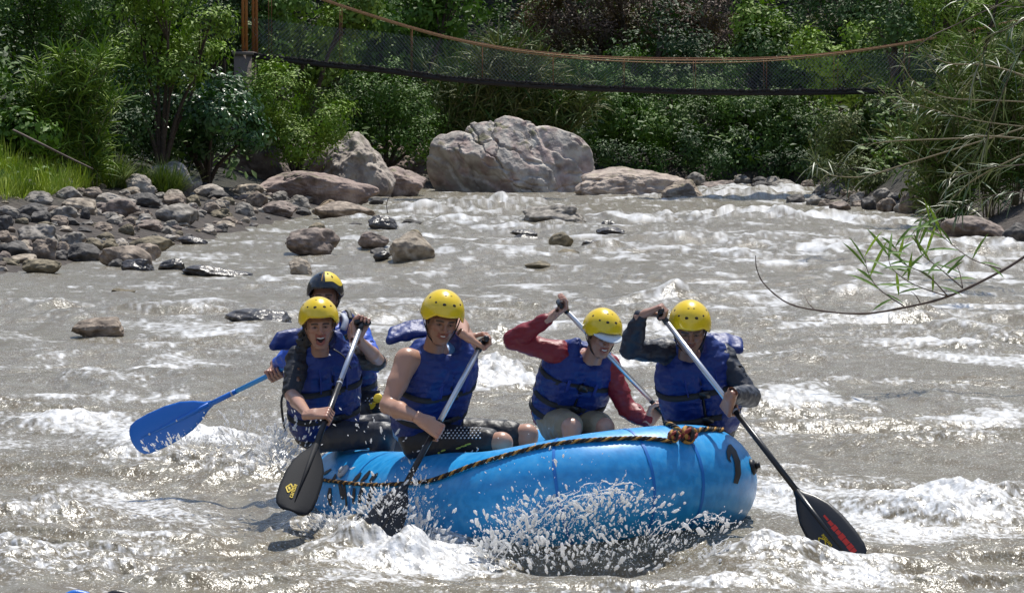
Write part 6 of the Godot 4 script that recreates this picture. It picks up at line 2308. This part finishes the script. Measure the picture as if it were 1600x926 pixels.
	var zp := []
	for i in 9: zp.append(pelvis + up * T * (0.06 + 0.095 * i) + fwd * (lerpf(0.130, 0.140, sin(i / 8.0 * PI)) * k))
	tube(zip, zp, [0.007], 6)
	part("zip", done(zip), M.black_strap, vest)
	for s in [-1.0, 1.0]:
		var wb := st_new()
		var q: Vector3 = pelvis + up * T
		tube(wb, smooth_path([pelvis + up * T * 0.63 + lat * s * 0.085 + fwd * (0.146 * k + 0.008), q + lat * s * 0.09 * k - up * 0.05 + fwd * 0.147, q + lat * s * 0.085 * k + up * 0.05 + fwd * 0.082], 4), [0.013], 6, true, 0.4)
		part("webbing", done(wb), M.vest_lining, vest)
	if c.has("flap"):
		# the stiff collar standing away behind the neck
		var pp: Array = c.flap
		var fb := box_of(pp, 0.1)
		var fl := Flesh.new(fb[0], fb[1], 0.009)
		for i in pp.size() - 1:
			var w: Vector3 = c.flap_wide
			for j in [-1.0, -0.33, 0.33, 1.0]:
				fl.cone(pp[i] + w * j, pp[i + 1] + w * j * 0.9, 0.022, 0.024, 0.02)
		fl.crumple(noise(88, 12.0, 2), 0.006)
		var fo := flesh_out()
		fl.net(fo, Transform3D.IDENTITY, func(_p, _g): return Color.WHITE)
		part("collar_flap", flesh_mesh(fo), M.vest_blue, vest)
	for e in c.get("extra_straps", []):
		var st := st_new()
		tube(st, smooth_path(e[0], 4), [e[1]], 6, true, 0.35)
		part("strap", done(st), M[e[2]], vest)

func head_xf(px: float, py: float, d: float, look: Vector3, roll: float, size: float) -> Transform3D:
	var b := facing(look) * Basis(Vector3.BACK, roll)
	return Transform3D(b.scaled_local(Vector3.ONE * size), P(px, py, d))

func build_people() -> void:
	var view := Vector3(0, 0.12, 1)
	# --- 1: laughing woman, near stern
	var a := P(566, 503, 18.42)
	var b := reach(a, 455, 798, 1.62, true)
	var pd := paddle("silver shafted paddle with charcoal blade held by the laughing woman", a, b, "plastic_charcoal", "aluminium", "plastic_black", 0.66, 0.56, 0.115, Vector3(0.5, 0.4, -0.8))
	mark(pd.blade, "emblem", [[-0.055, 0.19], [-0.035, 0.155], [-0.055, 0.12], [-0.075, 0.155]], 0.008, "print_yellow", true)
	mark(pd.blade, "emblem", [[-0.06, 0.165], [-0.052, 0.145]], 0.012, "print_yellow")
	word(pd.blade, "carlisle", Vector3(-0.012, 0.085, 0.0), 0.032, "print_yellow", PI * 0.5)
	var low := on_line(a, b, 508, 652)
	var pel := P(507, 668, 18.75)
	person({"label": "laughing person in a black short sleeved shirt paddling at the raft's near stern", "pelvis": pel, "neck": P(503, 553, 18.58), "sr": P(466, 560, 18.5), "sl": P(541, 555, 18.66), "head": head_xf(498, 507, 18.42, Vector3(0.16, -0.14, 1), 0.04, 1.04), "tip": -0.02,
		"elbow_r": [455, 616, true], "elbow_l": [594, 566, false], "wrist_r": [488, 650, false], "wrist_l": [577, 522, true], "grip_r": low, "bar_r": a - b, "grip_l": a, "bar_l": -pd.x, "size": 0.97, "girth": 1.05, "muscle": 1.02,
		"legs": [[P(500, 682, 18.72), P(601, 678, 18.45), P(585, 780, 18.6)], [P(520, 676, 18.9), P(596, 664, 18.85), P(640, 760, 18.9)]],
		"tone": Color(0.44, 0.25, 0.175), "face": Color(0.36, 0.185, 0.12), "open": 1.25, "smile": 1.2, "teeth": 1.0, "teeth_y": 0.002, "long_hair": true, "helmet": "helmet_yellow", "shirt": "cloth_black", "sleeve": 0.9, "shorts": "cloth_leggings", "short_len": 1.5, "loose": 0.014,
		"flap": [P(478, 525, 18.72), P(455, 530, 18.72), P(432, 533, 18.68)], "flap_wide": Vector3(0.02, 0.035, -0.02),
		"extra_straps": [[[P(452, 600, 18.62), P(440, 622, 18.6), P(441, 650, 18.6), P(446, 676, 18.62)], 0.016, "black_strap"], [[P(520, 545, 18.40), P(536, 556, 18.40), P(548, 575, 18.42)], 0.013, "black_strap"]]})
	# yellow wristband
	var st := st_new()
	# --- 2: man in the sleeveless vest, near bow
	a = P(756, 531, 17.32)
	b = reach(a, 571, 872, 1.47, true)
	pd = paddle("silver shafted paddle of the man in the sleeveless top, its blade in the foam", a, b, "plastic_black", "aluminium", "plastic_black", 0.60, 0.5, 0.105, Vector3(0.3, 0.2, 1))
	low = on_line(a, b, 675, 672)
	person({"label": "person with bare arms and patterned board shorts paddling in the middle of the raft", "pelvis": P(665, 662, 17.82), "neck": P(690, 553, 17.58), "sr": P(636, 563, 17.45), "sl": P(730, 545, 17.72), "head": head_xf(690, 499, 17.35, Vector3(0.26, -0.34, 1), -0.12, 1.06), "tip": 0.02,
		"elbow_r": [606, 634, true], "elbow_l": [716, 506, false], "wrist_r": [654, 660, true], "wrist_l": [740, 519, false], "grip_r": low, "bar_r": a - b, "grip_l": a, "bar_l": Vector3(-0.2, 0.1, -1), "size": 1.04, "muscle": 1.14,
		"legs": [[P(655, 690, 17.72), P(784, 692, 17.5), P(775, 800, 17.7)], [P(672, 680, 17.95), P(824, 679, 17.85), P(830, 790, 17.95)]],
		"tone": Color(0.44, 0.245, 0.165), "face": Color(0.27, 0.135, 0.085), "open": 0.25, "smile": 0.9, "teeth": 1.0, "teeth_y": -0.002, "helmet": "helmet_yellow", "shirt": "cloth_sky", "sleeve": 0.0, "shorts": "cloth_black", "short_len": 0.82, "loose": 0.022,
		"dots": [[0, "print_white", 17.5, print_dots(690, 750, 668, 684)], [0, "print_lime", 17.5, [[676, 712, 0.008, 0.022, 0.5], [684, 708, 0.007, 0.025, 0.5], [692, 704, 0.006, 0.024, 0.4], [716, 700, 0.006, 0.02, 0.3], [724, 697, 0.005, 0.022, 0.2], [731, 694, 0.005, 0.022, 0.2]]], [0, "print_white", 17.5, [[726, 708, 0.006, 0.018, 0.9], [737, 706, 0.005, 0.018, 0.9], [746, 703, 0.005, 0.016, 0.9]]]],
		"flap": [P(668, 512, 17.72), P(640, 516, 17.70), P(612, 524, 17.66)], "flap_wide": Vector3(0.01, 0.028, -0.05)})
	# --- 3: man in maroon, far side
	a = P(874, 474, 18.78)
	b = reach(a, 1128, 742, 1.5, false)
	pd = paddle("silver shafted paddle of the person in maroon, going down behind the bow", a, b, "plastic_black", "aluminium", "plastic_black", 0.42, 0.5, 0.105, Vector3(0.2, -0.3, 1))
	low = on_line(a, b, 1030, 640)
	person({"label": "person in a maroon long sleeved shirt with a cap visor under the helmet, far side", "pelvis": P(880, 648, 19.22), "neck": P(912, 560, 19.02), "sr": P(872, 551, 18.95), "sl": P(950, 572, 19.05), "head": head_xf(940, 523, 18.82, Vector3(0.42, -0.38, 1), -0.10, 1.03), "tip": 0.03,
		"elbow_r": [797, 530, true], "elbow_l": [986, 652, true], "wrist_r": [848, 494, true], "wrist_l": [1016, 650, true], "grip_r": a, "bar_r": Vector3(0.2, -0.3, 1), "grip_l": low, "bar_l": a - b, "size": 1.0, "grip_amount_r": 0.45,
		"legs": [[P(870, 662, 19.15), P(893, 668, 18.75), P(893, 780, 18.7)], [P(900, 660, 19.25), P(945, 668, 18.95), P(940, 780, 18.9)], [P(862, 664, 19.15), P(838, 668, 18.85), P(838, 780, 18.8)]].slice(0, 2),
		"tone": Color(0.47, 0.28, 0.205), "face": Color(0.32, 0.165, 0.11), "open": 0.4, "smile": 1.0, "teeth": 1.0, "teeth_y": -0.003, "visor": true, "helmet": "helmet_yellow", "shirt": "cloth_maroon", "sleeve": 1.92, "shorts": "cloth_khaki", "short_len": 0.80, "loose": 0.03, "belts": [0.10, 0.36, 0.74]})
	# --- 4: man in black, far bow
	a = P(1032, 490, 17.62)
	b = reach(a, 1336, 884, 1.97, true)
	pd = paddle("silver and black paddle with a black blade held out at the right of the bow", a, b, "plastic_black", "aluminium", "plastic_black", 0.60, 0.58, 0.122, Vector3(0.3, 0.1, 1))
	for q in [[0.060, 0.085, 0.030], [0.088, 0.118, 0.034], [0.122, 0.160, 0.028], [0.163, 0.196, 0.033], [0.199, 0.226, 0.024], [0.231, 0.262, 0.030], [0.266, 0.300, 0.020], [0.305, 0.345, 0.012]]:
		mark(pd.blade, "worn_print", [[0.047 - q[0] * 0.03, q[0]], [0.046 - q[1] * 0.03, q[1]]], q[2], "print_red")
	mark(pd.blade, "emblem", [[-0.060, 0.26], [-0.040, 0.225], [-0.060, 0.19], [-0.080, 0.225]], 0.006, "print_yellow", true)
	word(pd.blade, "carlisle", Vector3(-0.020, 0.17, 0.0), 0.026, "print_yellow", PI * 0.5)
	low = on_line(a, b, 1143, 634)
	person({"label": "person in a black long sleeved top paddling at the bow, rightmost of the crew", "pelvis": P(1100, 664, 18.12), "neck": P(1085, 558, 17.96), "sr": P(1046, 549, 17.92), "sl": P(1130, 560, 17.98), "head": head_xf(1078, 514, 17.72, Vector3(0.02, -0.42, 1), 0.0, 1.05), "tip": 0.06,
		"elbow_r": [985, 546, true], "elbow_l": [1172, 620, true], "wrist_r": [1013, 501, true], "wrist_l": [1160, 634, true], "grip_r": a, "bar_r": Vector3(0.2, 0.1, -1), "grip_l": low, "bar_l": a - b, "size": 1.02,
		"legs": [[P(1085, 684, 18.05), P(1060, 690, 17.75), P(1060, 790, 17.9)], [P(1115, 684, 18.15), P(1110, 695, 17.8), P(1110, 790, 17.9)]],
		"tone": Color(0.36, 0.20, 0.14), "face": Color(0.23, 0.115, 0.075), "open": 0.0, "smile": 1.0, "helmet": "helmet_yellow", "shirt": "cloth_navy", "sleeve": 1.95, "shorts": "cloth_black", "short_len": 0.9, "loose": 0.02,
		"flap": [P(1112, 534, 18.1), P(1135, 534, 18.12), P(1155, 540, 18.12)], "flap_wide": Vector3(0.0, 0.025, -0.05)})
	# --- 5: guide at the stern
	a = P(556, 519, 19.2)
	b = reach(a, 206, 691, 1.62, false)
	pd = paddle("all blue paddle of the guide held out flat over the water at the left", a, b, "plastic_blue", "shaft_blue", "plastic_blue", 0.45, 0.58, 0.12, Vector3(0.2, 0.8, 0.4))
	for e in [0.13, 0.33]:
		st = st_new()
		ball(st, Vector3(0, e, 0.012), Vector3(0.008, 0.008, 0.005), 6)
		part("rivet", done(st), M.aluminium, pd.blade)
	low = on_line(a, b, 428, 583)
	person({"label": "guide in black helmet with yellow panel, sitting behind the laughing person", "pelvis": P(535, 628, 19.6), "neck": P(522, 520, 19.48), "sr": P(478, 530, 19.45), "sl": P(560, 522, 19.5), "head": head_xf(508, 464, 19.4, Vector3(-0.06, -0.05, 1), 0.03, 1.0), "tip": -0.05,
		"elbow_r": [455, 556, true], "elbow_l": [584, 566, true], "wrist_r": [440, 562, false], "roll_r": -1.0, "wrist_l": [562, 536, true], "grip_r": low, "bar_r": a - b, "grip_l": a, "bar_l": Vector3(0.2, 0.8, 0.4), "size": 1.0,
		"legs": [[P(525, 640, 19.55), P(560, 650, 19.15), P(560, 750, 19.2)], [P(548, 640, 19.6), P(594, 632, 19.2), P(590, 740, 19.2)]],
		"tone": Color(0.40, 0.22, 0.15), "face": Color(0.26, 0.135, 0.09), "open": 0.0, "smile": 0.3, "stubble": 0.35, "guide": true, "helmet": "helmet_black", "shirt": "cloth_blue", "sleeve": 1.8, "shorts": "cloth_black", "short_len": 0.95, "loose": 0.03,
		"dots": [[1, "print_yellow", 19.2, [[590, 622, 0.035, 0.03, 0.2], [580, 634, 0.02, 0.035, 0.4]]], [1, "print_white", 19.2, print_dots(562, 580, 622, 650)]],
		"extra_straps": [[[P(535, 490, 19.30), P(540, 500, 19.24), P(536, 515, 19.2)], 0.02, "pale_strap"], [[P(548, 498, 19.3), P(545, 488, 19.34), P(541, 484, 19.36)], 0.016, "black_strap"]]})

	# --- two more paddle tips breaking the surface at the very bottom of the picture
	for e in [["blue blade tip of another paddle at the bottom edge, left corner", 116.0, "plastic_blue"], ["black blade tip of another paddle at the bottom edge, left corner", 180.0, "plastic_black"]]:
		var tip := P(e[1], 922.0, 14.6)
		paddle(e[0], tip + Vector3(0.25, -1.25, 0.9), tip, e[2], "aluminium", e[2], 0.6, 0.5, 0.1, Vector3(1, 0, 0))

func print_dots(x0: float, x1: float, y0: float, y1: float) -> Array:
	var out := []
	var y := y0
	var r := 0
	while y <= y1:
		var x := x0 + (r % 2) * 3.0
		while x <= x1:
			out.append([x, y, 0.0055, 0.0055, 0.0])
			x += 6.0
		y += 4.0
		r += 1
	return out

# ---------------------------------------------------------------- spray
func build_spray() -> void:
	var drops := []
	for v in 3:
		var b := ico(2)
		var n := noise(300 + v, 1.1, 2)
		var pts := PackedVector3Array()
		for p in b[0]: pts.append(p * (1.0 + n.get_noise_3dv(p) * 0.9) * Vector3(1, 1.3, 0.8))
		drops.append(shell_mesh(pts, b[1]))
	# bursts: px, py, depth, spread x, spread y, count, smallest, largest, area
	var bursts := [
		[890, 806, 16.55, 90, 34, 1700, 0.0012, 0.0075, 0], [815, 825, 16.6, 45, 45, 1200, 0.0012, 0.009, 0], [965, 778, 16.5, 75, 20, 900, 0.0012, 0.0085, 0], [1010, 845, 16.3, 120, 32, 1700, 0.0012, 0.008, 0], [880, 865, 16.2, 120, 30, 1100, 0.0012, 0.009, 0], [1125, 815, 16.4, 45, 14, 160, 0.002, 0.013, 0],
		[765, 850, 16.6, 36, 32, 700, 0.0012, 0.011, 0], [850, 730, 16.6, 110, 50, 130, 0.0015, 0.009, 0], [1130, 870, 16.0, 70, 18, 700, 0.0012, 0.008, 0], [1300, 885, 15.8, 90, 12, 300, 0.0012, 0.006, 0],
		[650, 845, 16.8, 55, 38, 1300, 0.0012, 0.010, 1], [600, 790, 16.8, 45, 30, 1100, 0.0012, 0.009, 1], [520, 810, 17.3, 50, 22, 700, 0.0012, 0.008, 1], [590, 660, 17.2, 60, 40, 50, 0.003, 0.008, 1], [650, 770, 16.9, 26, 40, 400, 0.0012, 0.008, 1],
		[430, 700, 18.2, 35, 30, 900, 0.0012, 0.009, 2], [380, 680, 18.6, 65, 28, 700, 0.0012, 0.008, 2], [470, 680, 18.1, 40, 30, 70, 0.003, 0.008, 2], [300, 690, 18.5, 75, 14, 500, 0.0012, 0.007, 2]]
	var sets := [[], [], []]
	for q in bursts:
		for k in int(q[5] * (0.5 if q[8] == 0 else 0.7)):
			var gx := rng.randfn()
			var gy := rng.randfn()
			var p := P(q[0] + gx * q[3] * 0.62, q[1] + gy * q[4] * 0.62 + gx * gx * 4.0, q[2] + rng.randfn() * 0.09)
			if p.y < -0.05: continue
			var r: float = lerpf(q[6], q[7], pow(rng.randf(), 6.0))
			var fling := Vector3(gx * 0.6 + rnd(-0.4, 0.4), 0.8 - gy * 0.2, 0.3).normalized()
			sets[q[8]].append(Transform3D(upright(fling, rnd(0, TAU)).scaled_local(Vector3(r, r * rnd(0.8, 2.6), r)), p))
	var names := ["white water drops thrown up in front of the raft's bow", "white water drops round the two near paddles", "white water drops at the raft's stern on the left"]
	for v in 3:
		var cols := []
		for e in sets[v]: cols.append(Color.WHITE)
		tag(many("spray", drops[v], M.droplet, sets[v], cols), names[v], "spray", "", "stuff")
	# torn strings and lips of water flung off the bow: from, to in the photograph, sag, thickness
	var lips := [[770, 880, 860, 775, 16.5], [800, 860, 905, 765, 16.5], [850, 800, 960, 762, 16.48], [900, 775, 1000, 778, 16.48], [940, 765, 985, 750, 16.5], [780, 830, 840, 790, 16.55], [1000, 850, 1090, 800, 16.3], [1090, 806, 1150, 812, 16.35], [880, 830, 930, 800, 16.45], [640, 860, 690, 800, 16.8], [575, 815, 620, 775, 16.8], [700, 880, 760, 840, 16.6], [1080, 890, 1170, 850, 16.0]]
	var st := st_new()
	for l in lips:
		for k in 5:
			var a := P(l[0] + rnd(-14, 14), l[1] + rnd(-10, 10), l[4] + rnd(-0.06, 0.06))
			var b := P(l[2] + rnd(-20, 20), l[3] + rnd(-14, 14), l[4] + rnd(-0.06, 0.06))
			var mid := (a + b) * 0.5 + Vector3(rnd(-0.04, 0.04), rnd(0.0, 0.06), rnd(-0.03, 0.03))
			var path := smooth_path([a, a.lerp(mid, 0.6) + Vector3(rnd(-0.02, 0.02), rnd(-0.02, 0.02), 0), mid, mid.lerp(b, 0.5) + Vector3(rnd(-0.03, 0.03), rnd(-0.03, 0.03), 0), b], 9)
			var from := rng.randi_range(0, 10)
			var n := rng.randi_range(8, path.size() - from - 1)
			var piece := path.slice(from, from + n)
			var rad := []
			for i in piece.size():
				piece[i] += Vector3(rnd(-1, 1), rnd(-1, 1), rnd(-1, 1)) * 0.005
				rad.append(maxf(0.0012, rnd(0.0015, 0.0065) * sin(PI * (i + 0.6) / piece.size())))
			tube(st, piece, rad, 6, true, 0.6)
	tag(part("splash", done(st), M.droplet), "torn strings of white water flung off the raft's bow", "splash", "", "stuff")
